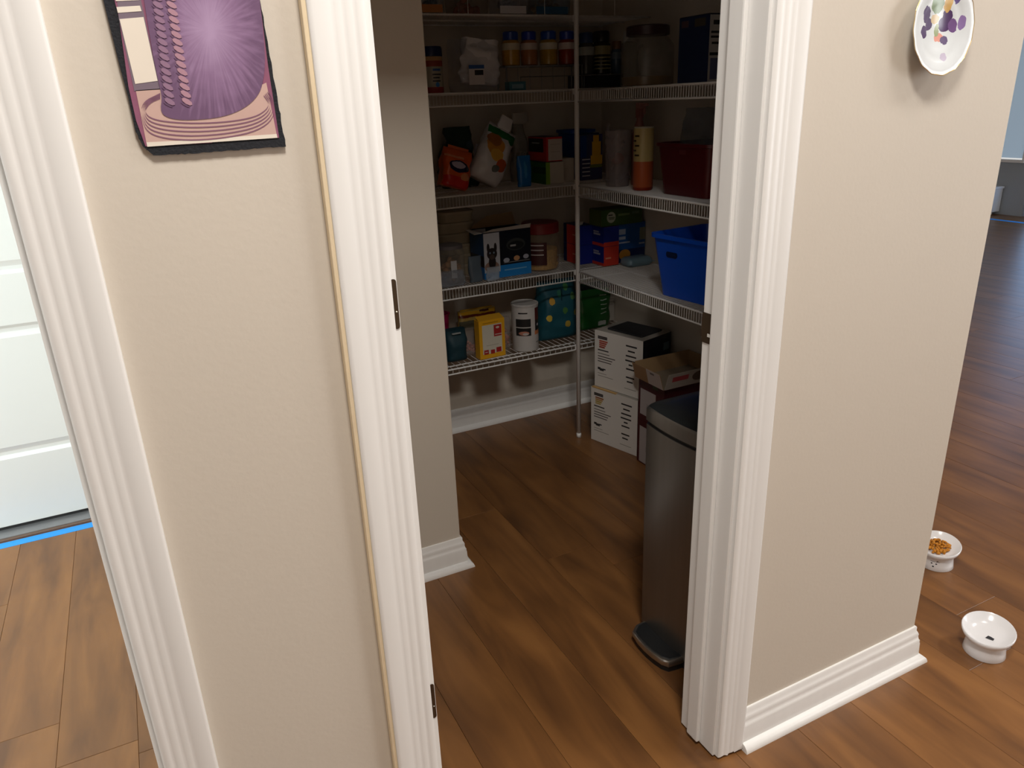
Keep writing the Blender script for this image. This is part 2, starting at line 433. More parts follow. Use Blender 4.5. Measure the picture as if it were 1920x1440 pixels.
# strike plate with its latch hole
bm = bmesh.new(); box(bm, XJR-.0016, .9900, .906, XJR+.0004, YB-.0112, .962, .0006)
sp = link('strike_plate', bm, BRONZE, d1); sp['label'] = 'dark bronze strike plate on the jamb'
mkbox('strike_lip', XJR-.0015, YB-.0115, .916, XJR+.012, YB-.0095, .952, BRONZE, sp, .0004)
mkbox('latch_hole_light_block', XJR-.0020, .9955, .919, XJR-.0014, 1.0030, .925, mat('hole_light_tint', (.75, .74, .7), .5), sp)  # light showing in the hole, painted as a pale block
def hinge(zc, hh):
    bm = bmesh.new()
    pts = rrect(.0078, hh, .0036, 4)
    vs0 = [bm.verts.new((XJL-.0052+x, YW-.0011, zc+y)) for x, y in pts]; vs1 = [bm.verts.new((XJL-.0052+x, YW-.0022, zc+y)) for x, y in pts]
    n = len(pts); bm.faces.new(vs1)
    for k in range(n): bm.faces.new((vs0[k], vs0[(k+1) % n], vs1[(k+1) % n], vs1[k]))
    bmesh.ops.recalc_face_normals(bm, faces=bm.faces)
    o = link('hinge', bm, BRONZE, d1); o['label'] = 'dark bronze hinge leaf let into the jamb edge'
    b2 = bmesh.new(); bmesh.ops.create_uvsphere(b2, u_segments=8, v_segments=5, radius=.0013, matrix=Matrix.Translation((XJL-.0045, YW-.0024, zc-.010)))
    link('screw', b2, mat('screw_steel', (.6, .58, .5), .35, .8), o)
hinge(1.090, .066); hinge(.436, .068)
# hall doorway frame (its right side shows)
d2 = thing('door_2', 'white doorway frame to the hall left of the purple picture', 'door frame', (0, 0, 0), kind='structure')
casing('casing', -.1045, 1, 2.13, d2, .0, .064)
casing('casing', -1.018, -1, 2.13, d2, .0, .064)
mkbox('head_casing', -1.082, YW-.0175, 2.055, -.0405, YW, 2.13, TRIM, d2, .004)
mkbox('jamb', -.112, YW-.001, .002, -.093, YB+.001, 2.06, TRIM, d2, .001)
mkbox('jamb', -1.03, YW-.001, .002, -1.011, YB+.001, 2.06, TRIM, d2, .001)

# white panel door at the end of the hall
DW = mat('door_enamel', (0.80, 0.82, 0.82), .32, var=.02, scale=4)
d3 = thing('door_3', 'closed white panel door at the end of the hall', 'door', (0, 0, 0), kind='structure')
XL, XR, YD = -1.16, -.135, 2.812
def door_leaf():
    # stiles, rails and raised panels as separate meshes
    st = .105
    zr = [(.020, .265), (.715, .880), (1.93, 2.045)]
    mkbox('stile', XL, YD, .020, XL+st, YD+.04, 2.045, DW, d3, .002)
    mkbox('stile', XR-st, YD, .020, XR, YD+.04, 2.045, DW, d3, .002)
    xm = (XL+XR)/2
    for z0, z1 in zr: mkbox('rail', XL+st, YD, z0, XR-st, YD+.04, z1, DW, d3, .002)
    mkbox('mullion', xm-.05, YD+.0005, .265, xm+.05, YD+.04, 1.93, DW, d3)
    for xa, xb in ((XL+st, xm-.05), (xm+.05, XR-st)):
        for za, zb in ((.265, .715), (.880, 1.93)):
            bm = bmesh.new()
            def ring(i, dy): return [bm.verts.new((x, YD+dy, z)) for x, z in ((xa+i, za+i), (xb-i, za+i), (xb-i, zb-i), (xa+i, zb-i))]
            rs = [ring(0, .002), ring(.010, .012), ring(.022, .012), ring(.040, .003)]
            for p, q in zip(rs[:-1], rs[1:]):
                for k in range(4): bm.faces.new((p[k], p[(k+1) % 4], q[(k+1) % 4], q[k]))
            bm.faces.new(rs[-1]); bmesh.ops.recalc_face_normals(bm, faces=bm.faces)
            if sum(f.normal.y for f in bm.faces) > 0: bmesh.ops.reverse_faces(bm, faces=bm.faces)
            link('panel', bm, DW, d3)
door_leaf()
# the hidden stile at the right covers the panel field edge as in a two column door
mkbox('bottom_seal', XL, YD+.004, .008, XR, YD+.030, .020, mat('black_rubber', (.015, .015, .016), .6), d3)
mkbox('threshold', XL-.03, 2.752, 0, XR+.035, 2.825, .009, mat('grey_aluminium', (.30, .30, .31), .35, .7, var=.1), d3, .002)
mkbox('threshold_strip', XL-.03, 2.737, 0, XR+.03, 2.752, .006, mat('brown_strip', (.13, .075, .05), .5), d3, .001)
mkbox('frame', XL-.04, 2.815, 0, XL-.004, 2.90, 2.09, DW, d3, .002); mkbox('frame', XR+.004, 2.815, 0, XR+.04, 2.90, 2.09, DW, d3, .002)
mkbox('frame', XL-.04, 2.815, 2.05, XR+.04, 2.90, 2.09, DW, d3, .002)
TAPE = mat('blue_tape', srgb(40, 150, 235), .6, var=.05, scale=60)
tp = mkbox('painters_tape', -1.6, 2.694, 0, -.096, 2.733, .0008, TAPE)
tag(tp, 'strip of bright blue painter\'s tape on the floor before the white door', 'tape')

# far room seen past the outside corner
XF = 8.30
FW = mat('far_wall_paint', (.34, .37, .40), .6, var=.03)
bm = bmesh.new(); box(bm, XF, 4.80, 0, XF+.12, 7.2, .54); box(bm, XF, 5.9, .54, XF+.12, 7.2, ZC); box(bm, XF, 4.0, 2.2, XF+.12, 5.9, ZC)
box(bm, XF, 3.2, 0, XF+.12, 3.9, ZC); box(bm, XF, 4.72, 0, XF+.12, 4.80, ZC)
struct(link('wall_far', bm, FW), 'grey far wall with window seen past the corner', 'wall')
GLOW = mat('daylight_pane', (.34, .60, 1.0), .3, emit=1.9, var=.0)
HAZE = mat('hazy_pane', (.50, .66, .82), .3, emit=.26, var=.0)
w1 = thing('window_1', 'bright bluish window in the far wall', 'window', (0, 0, 0), kind='structure')
mkbox('pane', XF+.012, 4.82, .58, XF+.022, 5.9, 2.2, HAZE, w1)
mkbox('window_sill', XF-.02, 4.79, .535, XF+.05, 5.93, .565, TRIM, w1, .004)
mkbox('window_frame', XF-.005, 4.80, .565, XF+.05, 4.82, 2.2, TRIM, w1, .003)
mkbox('window_frame', XF-.005, 5.86, .565, XF+.05, 5.90, 2.2, TRIM, w1, .003)
d4 = thing('door_4', 'glazed door full of blue daylight in the far wall', 'door', (0, 0, 0), kind='structure')
mkbox('pane', XF+.05, 3.98, .19, XF+.06, 4.66, 2.1, GLOW, d4)
mkbox('kick_rail', XF+.02, 3.9, .0, XF+.07, 4.72, .19, mat('far_door_paint', (.35, .42, .55), .4), d4, .003)
mkbox('stile', XF+.02, 4.66, .19, XF+.07, 4.72, 2.2, TRIM, d4, .003); mkbox('stile', XF+.02, 3.9, .19, XF+.07, 3.98, 2.2, TRIM, d4, .003)
mkbox('top_rail', XF+.02, 3.98, 2.1, XF+.07, 4.66, 2.2, TRIM, d4, .003)
t = thing('low_bench', 'low white bench under the far window', 'bench', (XF-.16, 5.45, 0))
mkbox('body', -.14, -.50, .03, .15, .42, .27, mat('bench_white', (.72, .74, .76), .5), t, .006)
mkbox('seat', -.15, -.51, .27, .155, .43, .295, mat('bench_white', (.72, .74, .76), .5), t, .006)
for yy in (-.46, .36): mkbox('foot', -.11, yy, 0, .10, yy+.05, .03, mat('bench_white', (.72, .74, .76), .5), t)
tp = mkbox('painters_tape', XF-.40, 4.2, 0, XF-.335, 5.9, .001, TAPE)
tag(tp, 'strip of blue painter\'s tape on the floor by the far white bench', 'tape')

# ================================================================== PANTRY SHELVES
SZ = [1.600, 1.364, 1.033, 0.710, 0.405]
YF, XFR = 2.462, 1.496           # front edges of back shelves and of right shelves
def wire_shelf(label, loc, rz, L_, D_, lip, step, group, single=False, r=.0011):
    t = thing('wire_shelf', label, 'shelf', loc, rz, group)
    # local: x along the length, y=0 front, y=D_ back, top wires at z=0 .. top of rails
    link('front_rail', tube(bmesh.new(), [(0, 0, -.003), (L_, 0, -.003)], .0033, 8), WIRE, t, True)
    link('lip_rail', tube(bmesh.new(), [(0, -.001, -lip), (L_, -.001, -lip)], .0030, 8), WIRE, t, True)
    link('back_rail', tube(bmesh.new(), [(0, D_-.006, -.004), (L_, D_-.006, -.004)], .0030, 8), WIRE, t, True)
    link('middle_rail', tube(bmesh.new(), [(0, D_*.5, -.0045), (L_, D_*.5, -.0045)], .0028, 8), WIRE, t, True)
    if single: link('middle_rail', tube(bmesh.new(), [(0, .040, -.0045), (L_, .040, -.0045)], .0026, 8), WIRE, t, True)
    def wire(bm, x): tube(bm, [(x, D_-.003, -.0012), (x, .002, -.0012), (x, -.0015, -.003), (x, -.0015, -lip)], r, 4, False)
    def flat_wire(bm, x): tube(bm, [(x, D_-.003, -.0012), (x, .002, -.0012)], r, 4, False)
    n = int(L_/step)
    if single:
        bm = bmesh.new(); wire(bm, 0); me = bpy.data.meshes.new('cross_wire'); bm.to_mesh(me); bm.free(); me.materials.append(WIRE)
        for i in range(n+1):
            o = bpy.data.objects.new('cross_wire', me); C.objects.link(o); o.parent = t; o.location = (i*step+.004, 0, 0)
    else:
        bm = bmesh.new()
        for i in range(n+1): (wire if (lip > 0 or i % 24 == 0) else flat_wire)(bm, i*step+.003)
        o = link('cross_wires', bm, WIRE, t); o['kind'] = 'stuff'
    return t
LB = ['top white wire shelf on the back wall with clear tubs', 'white wire shelf on the back wall with spice bottles',
      'white wire shelf on the back wall with the white chips bag', 'white wire shelf on the back wall with the cat box',
      'lowest white wire shelf on the back wall with yellow box']
for i, z in enumerate(SZ):
    wire_shelf(LB[i], (.24, YF, z), 0, XPR-.246, BACK-YF-.002, (-.058 if i == 0 else (.042 if i < 4 else .0215)), (.0118 if i < 4 else .0245),
               'wire shelves on the back wall', single=(i == 4))
RB = ['white wire shelf on the right wall with navy carton', 'white wire shelf on the right wall with dark red bin',
      'white wire shelf on the right wall with blue tub']
for i, z in enumerate(SZ[1:4]):
    wire_shelf(RB[i], (XFR, YF-.012, z-.004), -PI/2, .770, XPR-XFR-.002, .041, .0118, 'wire shelves on the right wall')
t = thing('shelf_pole', 'slim white vertical pole at the corner of the wire shelves', 'pole', (XFR-.002, YF-.012, 0))
link('tube', tube(bmesh.new(), [(0, 0, .004), (0, 0, ZC-.3)], .0088, 14), WIRE, t, True)
link('foot_cap', tube(bmesh.new(), [(0, 0, 0), (0, 0, .02)], .0100, 14), WIRE, t, True)
for z in SZ:
    mkbox('clip', -.009, .004, z-.020, .012, .014, z+.000, WIRE, t, .002)

# ================================================================== THINGS ON THE SHELVES
GAP = .0006
def col(*c): return srgb(*c)
CREAM = (.62, .58, .47); INK = (.02, .02, .022)

# ---- top shelf: clear tubs
def clear_tub(label, px, tint, band, inner, seed):
    X0, X1, Z0, Z1 = rect_y(*px, 2.55); Z1 = max(Z1, Z0+.09)
    w_ = X1-X0; t = thing('plastic_tub', label, 'tub', ((X0+X1)/2, 2.55+w_*.42, SZ[0]+GAP), group='clear tubs on the top shelf')
    h_ = .105
    bm = bmesh.new()
    loft(bm, [(rrect(w_*.88, w_*.74, .012), 0), (rrect(w_*.97, w_*.82, .014), h_*.95), (rrect(w_, w_*.85, .015), h_)])
    auto_smooth(link('tub_body', bm, clear_plastic('tub_'+label, tint, .32), t))
    bm = bmesh.new(); lumps(bm, 26, 0, 0, .012, w_*.30, w_*.24, h_*.62, .014, seed)
    o = link('contents', bm, mat('contents_'+label, inner, .7), t, True); o['kind'] = 'stuff'
    bm = bmesh.new(); loft(bm, [(rrect(w_+.005, w_*.85+.005, .017), h_+.0005), (rrect(w_+.005, w_*.85+.005, .017), h_+.012), (rrect(w_-.01, w_*.8, .014), h_+.014)])
    link('lid', bm, mat('lid_'+label, tint, .4), t)
    if band: mkbox('paper_band', -w_*.44, -w_*.385, .012, w_*.36, -w_*.380, .036, mat('band_'+label, band, .6), t)
clear_tub('clear tub with an orange paper band on the top shelf', (790, 12, 838, 47), (.25, .34, .42), (.55, .22, .05), (.12, .13, .15), 1)
clear_tub('brownish clear tub of red wrapped snacks on the top shelf', (853, -20, 922, 48), (.28, .22, .18), None, (.35, .09, .06), 2)
clear_tub('pale clear tub with a white packet on the top shelf', (935, -20, 996, 47), (.42, .45, .55), (.75, .74, .78), (.30, .32, .38), 3)
clear_tub('clear tub with a blue base and brown contents', (1003, -20, 1076, 48), (.14, .24, .36), (.03, .12, .25), (.38, .25, .13), 4)

# ---- spice shelf (back wall)
Z1S = SZ[1]+GAP
X0, X1, _, Zt = rect_y(797, 86, 836, 167, 2.50); r = (X1-X0)/2
t = thing('canister', 'round canister with navy lid and printed red label', 'canister', ((X0+X1)/2, 2.50+r, Z1S))
hh = Zt-Z1S
lab = printed('canister_label', col(150, 60, 40), [('all', 'r', 0, hh*.30, 1, hh*.27, col(170, 165, 150)), ('all', 'r', 0, hh*.74, 1, hh*.045, col(200, 160, 110)),
    ('all', 'r', .004, hh*.50, .014, .0035, col(40, 90, 160)), ('all', 'r', .004, hh*.40, .016, .0022, INK), ('all', 'r', .002, hh*.33, .012, .0022, INK),
    ('all', 'r', .002, hh*.26, .014, .002, INK), ('all', 'e', .004, hh*.18, .007, .008, col(60, 130, 200)), ('all', 'r', 0, hh*.06, 1, hh*.07, col(150, 40, 35))])
auto_smooth(link('body', lathe(bmesh.new(), [(0, 0), (r*.96, 0), (r, .003), (r, hh*.77), (r*.95, hh*.79), (0, hh*.79)], 28), lab, t))
auto_smooth(link('lid', lathe(bmesh.new(), [(r*.99, hh*.785), (r*1.03, hh*.79), (r*1.03, hh*.95), (r*.95, hh), (0, hh)], 28), mat('navy_lid', col(25, 40, 90), .4), t))

X0, X1, _, Zt = rect_y(848, 68, 950, 166, 2.50); w_ = X1-X0; hh = Zt-Z1S
t = thing('paper_towel_bag', 'crumpled clear bag of white paper with black printed label', 'bag', ((X0+X1)/2, 2.56, Z1S))
auto_smooth(link('film', bag_mesh(w_*.86, hh*.97, .12, 3, .016, top=.35, bottom=.9), clear_plastic('towel_film', (.35, .40, .50), .2), t), 60)
bm = bag_mesh(w_*.66, hh*.84, .085, 8, .022, top=.6, bottom=.8, freq=18)
o = auto_smooth(link('paper', bm, mat('white_paper', (.80, .78, .80), .75), t), 60); o.location = (.018, .0, hh*.14); o.rotation_euler = (0, .12, 0)
bm = bmesh.new(); box(bm, -.045, -.0665, .022, .012, -.0645, .085)
link('label', bm, printed('towel_label', (.66, .62, .62), [('-Y', 'r', -.008, .060, .016, .008, INK), ('-Y', 'r', -.016, .078, .03, .006, col(45, 90, 160))]), t)

def spice(px, Y, zb, body, cap, label_c, label, text=None):
    X0, X1, _, Zt = rect_y(*px, Y); r = (X1-X0)/2; hh = Zt-zb
    t = thing('spice_bottle', label, 'bottle', ((X0+X1)/2, Y+r, zb), group='spice bottles on the riser')
    auto_smooth(link('glass_body', lathe(bmesh.new(), [(0, 0), (r*.9, 0), (r, .003), (r, hh*.66), (r*.8, hh*.74), (r*.72, hh*.78), (0, hh*.78)], 22), mat('spice_'+label, body, .25, var=.2, scale=160), t))
    auto_smooth(link('label_wrap', lathe(bmesh.new(), [(r*1.01, hh*.46), (r*1.015, hh*.46), (r*1.015, hh*.66), (r*1.01, hh*.66)], 22), mat('spl_'+label, label_c, .5), t))
    auto_smooth(link('cap', lathe(bmesh.new(), [(r*.82, hh*.75), (r*.86, hh*.76), (r*.86, hh*.97), (r*.78, hh), (0, hh)], 22), mat('cap_'+label, cap, .3), t))
    for k in range(text or 0):
        auto_smooth(link('print_band', lathe(bmesh.new(), [(r*1.012, hh*(.12+.085*k)), (r*1.018, hh*(.12+.085*k)), (r*1.018, hh*(.15+.085*k)), (r*1.012, hh*(.15+.085*k))], 22), mat('spl_'+label, label_c, .5), t))
RY_ = 2.58
ZR = on_y(1010, 122, RY_)[1]
spice((950, 58, 980, 122), RY_, ZR, col(190, 140, 45), col(40, 70, 160), col(205, 195, 170), 'spice bottle of golden powder with blue cap beside the white paper bag')
spice((985, 58, 1013, 122), RY_, ZR, col(165, 105, 60), col(40, 60, 170), col(205, 190, 180), 'spice bottle of light brown powder with blue cap on the riser')
spice((1022, 57, 1051, 121), RY_, ZR, col(175, 135, 40), col(35, 75, 170), col(205, 200, 180), 'spice bottle of dark yellow powder with blue cap on the riser')
spice((1057, 57, 1084, 121), RY_, ZR, col(150, 50, 25), col(40, 65, 170), col(205, 190, 185), 'spice bottle of red powder with blue cap behind the pole')
# riser
XA, XBb = on_y(945, 122, RY_)[0], XPR-.02
t = thing('shelf_riser', 'black wire step riser holding the spice bottles', 'riser', (XA, RY_-.012, Z1S))
RM = mat('dark_riser_wire', (.30, .30, .30), .4, .3)
zt = ZR-Z1S-GAP; LR = on_y(1088, 122, RY_)[0]-XA+.004
link('front_rail', tube(bmesh.new(), [(0, 0, zt-.0025), (LR, 0, zt-.0025)], .0022, 6), RM, t, True)
link('back_rail', tube(bmesh.new(), [(0, .075, zt-.0025), (LR, .075, zt-.0025)], .0022, 6), RM, t, True)
link('step_rail', tube(bmesh.new(), [(.03, -.055, 0), (.03, -.055, zt*.52), (LR, -.055, zt*.52)], .0020, 6), RM, t, True)
mkbox('tread', 0, .0, zt-.002, LR, .075, zt, RM, t)
for xx in (.004, LR-.004):
    for yy in (0, .075): link('leg', tube(bmesh.new(), [(xx, yy, .0), (xx, yy, zt-.003)], .002, 6), RM, t, True)
for k in range(int(LR/.012)):
    if k % 4 == 0: link('stay', tube(bmesh.new(), [(k*.012, 0, zt-.004), (k*.012, 0, .004)], .0012, 4), RM, t, True)
X0, X1, _, Zt = rect_y(955, 149, 986, 165, 2.485)
t = thing('small_carton', 'small teal carton lying in front of the spice riser', 'carton', (X0, 2.485, Z1S))
mkbox('carton_body', 0, 0, 0, X1-X0, .035, .028, mat('teal_card', col(60, 110, 125), .5), t, .001)
mkbox('label', .010, -.0006, .006, X1-X0-.01, 0, .020, mat('pale_blue_label', col(120, 150, 165), .5), t)

# ---- spice shelf corner and right wall
ZR2 = on_y(1130, 139, 2.60)[1]
X0, X1, _, _ = rect_y(1094, 141, 1171, 158, 2.57)
t = thing('black_tray', 'black box tray under the dark spice jars by the pole', 'tray', (X0, 2.57, Z1S))
loft_b = bmesh.new(); loft(loft_b, [(rrect(X1-X0, .12, .008, 4, (X1-X0)/2, .06), 0), (rrect(X1-X0, .12, .008, 4, (X1-X0)/2, .06), ZR2-Z1S-.002)])
link('tray_body', loft_b, mat('black_plastic', (.015, .017, .025), .35), t)
mkbox('rim', 0.002, -.002, ZR2-Z1S-.004, X1-X0-.002, 0, ZR2-Z1S-.0012, RM, t)
zj = ZR2+.0002
spice((1094, 60, 1120, 139), 2.60, zj, col(70, 65, 58), col(50, 70, 120), col(165, 170, 165), 'grey spice jar with blue cap and pale label on black tray')
spice((1122, 57, 1152, 138), 2.60, zj, col(45, 40, 25), col(30, 28, 26), col(150, 140, 95), 'dark spice jar with black cap and yellowish printed bands', 4)
spice((1153, 76, 1170, 138), 2.62, zj, col(70, 90, 115), col(130, 90, 60), col(110, 125, 140), 'narrow bluish spice jar with a tan cap on black tray')
# jug
yj, _ = on_x(1218, 156, 1.66)
rr_ = (on_x(1172, 150, 1.62)[0]-on_x(1264, 150, 1.62)[0])/2*.72
zt_ = on_x(1218, 42, 1.62)[1]-Z1S
t = thing('storage_jug', 'large clear plastic jug with dark lid beside the navy carton', 'jug', (1.655, yj+.01, Z1S-.004))
rr_ = min(rr_, .09)
auto_smooth(link('jug_body', lathe(bmesh.new(), [(0, 0), (rr_*.9, 0), (rr_, .006), (rr_, zt_*.55), (rr_*.97, zt_*.68), (rr_*.72, zt_*.82), (rr_*.7, zt_*.86), (0, zt_*.86)], 30), clear_plastic('jug_plastic', (.30, .28, .24), .38, .1), t))
auto_smooth(link('lid', lathe(bmesh.new(), [(rr_*.74, zt_*.83), (rr_*.8, zt_*.84), (rr_*.8, zt_*.98), (rr_*.72, zt_), (0, zt_)], 30), mat('dark_red_lid', (.05, .02, .02), .4), t))
auto_smooth(link('contents', lathe(bmesh.new(), [(0, .004), (rr_*.88, .004), (rr_*.94, .012), (rr_*.94, zt_*.16), (0, zt_*.18)], 24), mat('amber_contents', (.28, .16, .05), .35), t))
bm = bmesh.new(); tube(bm, [(-rr_*.7, .0, zt_*.70), (-rr_*1.25, .0, zt_*.66), (-rr_*1.3, .0, zt_*.30), (-rr_*.99, 0, zt_*.22)], .006, 8)
o = link('handle', bm, clear_plastic('jug_plastic', (.3, .28, .24), .38), t, True); o.rotation_euler = (0, 0, -1.9)
# white lid jar behind the jug
xw, zw = on_y(1181, 47, 2.50)
t = thing('white_lid_jar', 'tall jar with a white lid behind the clear jug', 'jar', (xw, 2.50, Z1S))
hz = min(zw-Z1S, .19)
auto_smooth(link('jar_body', lathe(bmesh.new(), [(0, 0), (.026, 0), (.028, .003), (.028, hz*.78), (.020, hz*.82), (0, hz*.82)], 24), clear_plastic('jar_glass', (.25, .26, .25), .45), t))
auto_smooth(link('lid', lathe(bmesh.new(), [(.021, hz*.80), (.024, hz*.81), (.024, hz*.98), (.022, hz), (0, hz)], 24), mat('offwhite_lid', (.55, .54, .52), .5), t))
# navy carton
ya, _ = on_x(1270, 150, 1.58); yb, _ = on_x(1325, 148, 1.58); ztop = on_x(1300, 28, 1.58)[1]
t = thing('navy_carton', 'navy carton with white printed side beside the clear jug', 'carton', (1.58, yb, Z1S-.004))
hh = ztop-Z1S; d_ = ya-yb
mkbox('carton_body', 0, 0, 0, .19, d_, hh, printed('navy_carton', col(28, 42, 82), [('-X', 'r', d_*.80, hh*.90, d_*.12, hh*.05, col(90, 70, 80)), ('-X', 'r', d_*.30, hh*.90, d_*.18, hh*.06, col(75, 70, 62)),
    ('-Y', 'r', .095, hh*.5, .093, hh*.49, (.50, .48, .46)), ('-Y', 'r', .035, hh*.88, .02, .006, INK), ('-Y', 'r', .03, hh*.74, .022, .003, INK),
    ('-Y', 'r', .03, hh*.67, .022, .003, INK), ('-Y', 'r', .03, hh*.58, .018, .003, INK), ('-Y', 'r', .03, hh*.42, .024, .004, INK), ('-Y', 'r', .04, hh*.2, .03, hh*.16, col(90, 95, 130))]), t, .0012)
mkbox('top_flap', .001, .001, hh, .189, d_-.001, hh+.002, mat('navy_flap', col(20, 26, 45), .6), t)

# ---- chips shelf (back wall)
Z2S = SZ[2]+GAP
X0, X1, _, Zt = rect_y(822, 290, 886, 357, 2.50)
t = thing('snack_bag', 'orange snack bag with a dark blue label', 'bag', ((X0+X1)/2-.002, 2.545, Z2S+.016))
w_ = (X1-X0)*.86; hh = (Zt-Z2S)*1.02
om = printed('orange_bag', col(225, 95, 35), [('-Y', 'e', -.005, hh*.14, w_*.55, hh*.17, col(215, 45, 35)), ('-Y', 'e', .004, hh*.56, w_*.36, hh*.15, col(25, 25, 60)), ('-Y', 'e', 0, hh*.60, w_*.24, hh*.08, col(190, 180, 200)),
    ('-Y', 'e', .03, hh*.32, w_*.14, hh*.1, col(235, 150, 100)), ('-Y', 'r', -.02, hh*.78, w_*.35, hh*.03, col(235, 150, 110))], .22, .014, 30)
o = auto_smooth(link('film', bag_mesh(w_, hh, .085, 5, .012, top=.1, bottom=.95), om, t), 60); o.rotation_euler = (-.08, .30, 0)
bm = bmesh.new(); box(bm, -w_*.36, -.002, hh*.97, w_*.36, .002, hh*1.07)
o2 = link('crimp', bm, mat('orange_crimp', col(220, 110, 60), .3), t); o2.rotation_euler = (-.08, .30, 0)

X0, X1, _, Zt = rect_y(828, 238, 908, 340, 2.64)
t = thing('produce_bag', 'dark green clear bag with a white tag behind orange bag', 'bag', ((X0+X1)/2, 2.685, Z2S))
w_ = X1-X0; hh = Zt-Z2S
auto_smooth(link('film', bag_mesh(w_*.84, hh, .10, 11, .022, top=.3, bottom=.9, narrow=.25), printed('green_film', col(38, 58, 48), [('-Y', 'e', .0, hh*.52, .03, .022, col(70, 100, 130)), ('-Y', 'e', -.035, hh*.36, .03, .018, col(40, 85, 80)), ('-Y', 'e', .05, hh*.7, .03, .02, col(60, 75, 82))], .18, .02, 30), t), 60)
bm = bag_mesh(.034, .052, .014, 12, .006, top=.4, nu=16, nv=8)
o = auto_smooth(link('tag', bm, mat('white_tag', (.62, .58, .62), .5), t), 60); o.location = (w_*.30, -.056, hh*.47); o.rotation_euler = (0, .25, 0)

X0, X1, _, Zt = rect_y(880, 240, 990, 352, 2.52)
t = thing('chips_bag', 'white chips bag with golden chips picture leaning to the right', 'bag', (X0+.062, 2.562, Z2S+.026))
w_ = .118; hh = .205
cm = printed('chips_print', (.66, .66, .68), [('-Y', 'e', -.016, hh*.62, .034, .034, col(205, 140, 40)), ('-Y', 'e', -.026, hh*.74, .026, .024, col(170, 105, 45)), ('-Y', 'e', -.004, hh*.50, .028, .020, col(225, 175, 70)),
    ('-Y', 'e', .026, hh*.36, .021, .026, col(190, 85, 25)), ('-Y', 'e', .008, hh*.27, .014, .013, col(110, 115, 110)), ('-Y', 'r', .000, hh*.88, .10, .013, col(20, 110, 45)),
    ('-Y', 'e', .040, hh*.82, .016, .012, col(20, 105, 40))], .25, .016, 28)
o = auto_smooth(link('film', bag_mesh(w_, hh, .095, 21, .011, top=.06, bottom=.8), cm, t), 60); o.rotation_euler = (-.05, .50, 0)
bm = bag_mesh(.05, .045, .012, 22, .008, top=.5, nu=16, nv=6)
o = auto_smooth(link('crimp', bm, mat('white_crimp', (.66, .65, .67), .3), t), 60); o.rotation_euler = (0, .50, 0); o.location = (hh*.97*math.sin(.5), 0, hh*.97*math.cos(.5))

X0, X1, _, Zt = rect_y(978, 212, 1012, 330, 2.62)
t = thing('tall_bag', 'tall thin silvery clear bag twisted at the top', 'bag', ((X0+X1)/2-.012, 2.70, Z2S))
w_ = X1-X0; hh = Zt-Z2S
auto_smooth(link('film', bag_mesh(w_*.9, hh*.86, .05, 31, .012, top=.2, narrow=.35), clear_plastic('silver_film', (.34, .33, .30), .6, .15), t), 60)
bm = bag_mesh(w_*.8, hh*.16, .02, 32, .016, top=.9, nu=18, nv=8); o = auto_smooth(link('twisted_top', bm, mat('pale_film', (.40, .38, .35), .3), t), 60); o.location = (.008, 0, hh*.84)

X0, X1, _, Zt = rect_y(974, 292, 1000, 347, 2.50)
t = thing('blue_packet', 'small bright blue packet standing by the green carton', 'packet', ((X0+X1)/2, 2.52, Z2S))
auto_smooth(link('film', bag_mesh(X1-X0-.004, Zt-Z2S, .030, 41, .005, top=.15, bottom=.95, nu=24, nv=14), printed('blue_packet', col(30, 115, 190), [('-Y', 'e', 0, .06, .006, .03, col(70, 150, 210))], .25, .01), t), 60)

def carton(name, label, cat, X0, Y0, Z0, wx, dy, hz, material, group=None, rz=0.0, flaps=None):
    t = thing(name, label, cat, (X0, Y0, Z0), rz, group)
    mkbox('carton_body', 0, 0, 0, wx, dy, hz, material, t, .0010)
    return t
gx0, gx1, _, gz = rect_y(1026, 304, 1060, 343, 2.505)
wg = gx1-gx0; hg = gz-Z2S
t = carton('green_carton', 'green carton with pale front under the red carton', 'carton', gx0, 2.515, Z2S, wg, .15, hg, printed('green_carton', col(45, 105, 40),
    [('-Y', 'r', wg*.5, hg*.5, wg*.5, hg*.5, (.50, .47, .40)), ('-Y', 'r', wg*.10, hg*.5, wg*.13, hg*.5, col(125, 165, 45)), ('-X', 'r', .05, hg*.62, .05, .012, col(30, 70, 35))]))
mkbox('tuck_flap', .002, .001, hg, wg-.002, .149, hg+.0012, mat('green_flap', col(40, 70, 55), .5), t)
bx0, bx1, _, bz = rect_y(1046, 297, 1074, 339, 2.545)
t = carton('beige_carton', 'plain beige carton behind the green carton', 'carton', gx1+.004, 2.535, Z2S, max(.02, bx1-gx1-.004), .14, bz-Z2S, printed('beige_carton', (.48, .44, .38), [('-Y', 'r', .012, .03, .010, .022, (.44, .40, .34))]))
mkbox('tuck_flap', .001, .001, bz-Z2S, max(.02, bx1-gx1-.004)-.001, .139, bz-Z2S+.001, mat('beige_flap', (.45, .42, .36), .6), t)
rx0, rx1, _, rz_ = rect_y(1038, 256, 1068, 298, 2.515)
zb = Z2S+hg+.0018
wr, hr = rx1-rx0, rz_-zb
t = carton('red_carton', 'red and black carton with white end lying on green carton', 'carton', gx0+.006, 2.52, zb, wr, .14, hr, printed('red_carton', col(190, 35, 35),
    [('-Y', 'r', wr*.56, hr*.48, wr*.44, hr*.44, (.55, .50, .46)), ('-X', 'r', .08, hr*.66, .058, hr*.28, INK), ('-X', 'r', .08, hr*.75, .03, .002, (.4, .4, .4)), ('-Y', 'r', wr*.56, hr*.7, wr*.3, .0012, (.4, .36, .33)), ('-Y', 'r', wr*.56, hr*.4, wr*.3, .0012, (.4, .36, .33))]))
mkbox('tuck_flap', .001, .001, hr, wr-.001, .139, hr+.001, mat('dark_flap', (.05, .03, .03), .5), t)

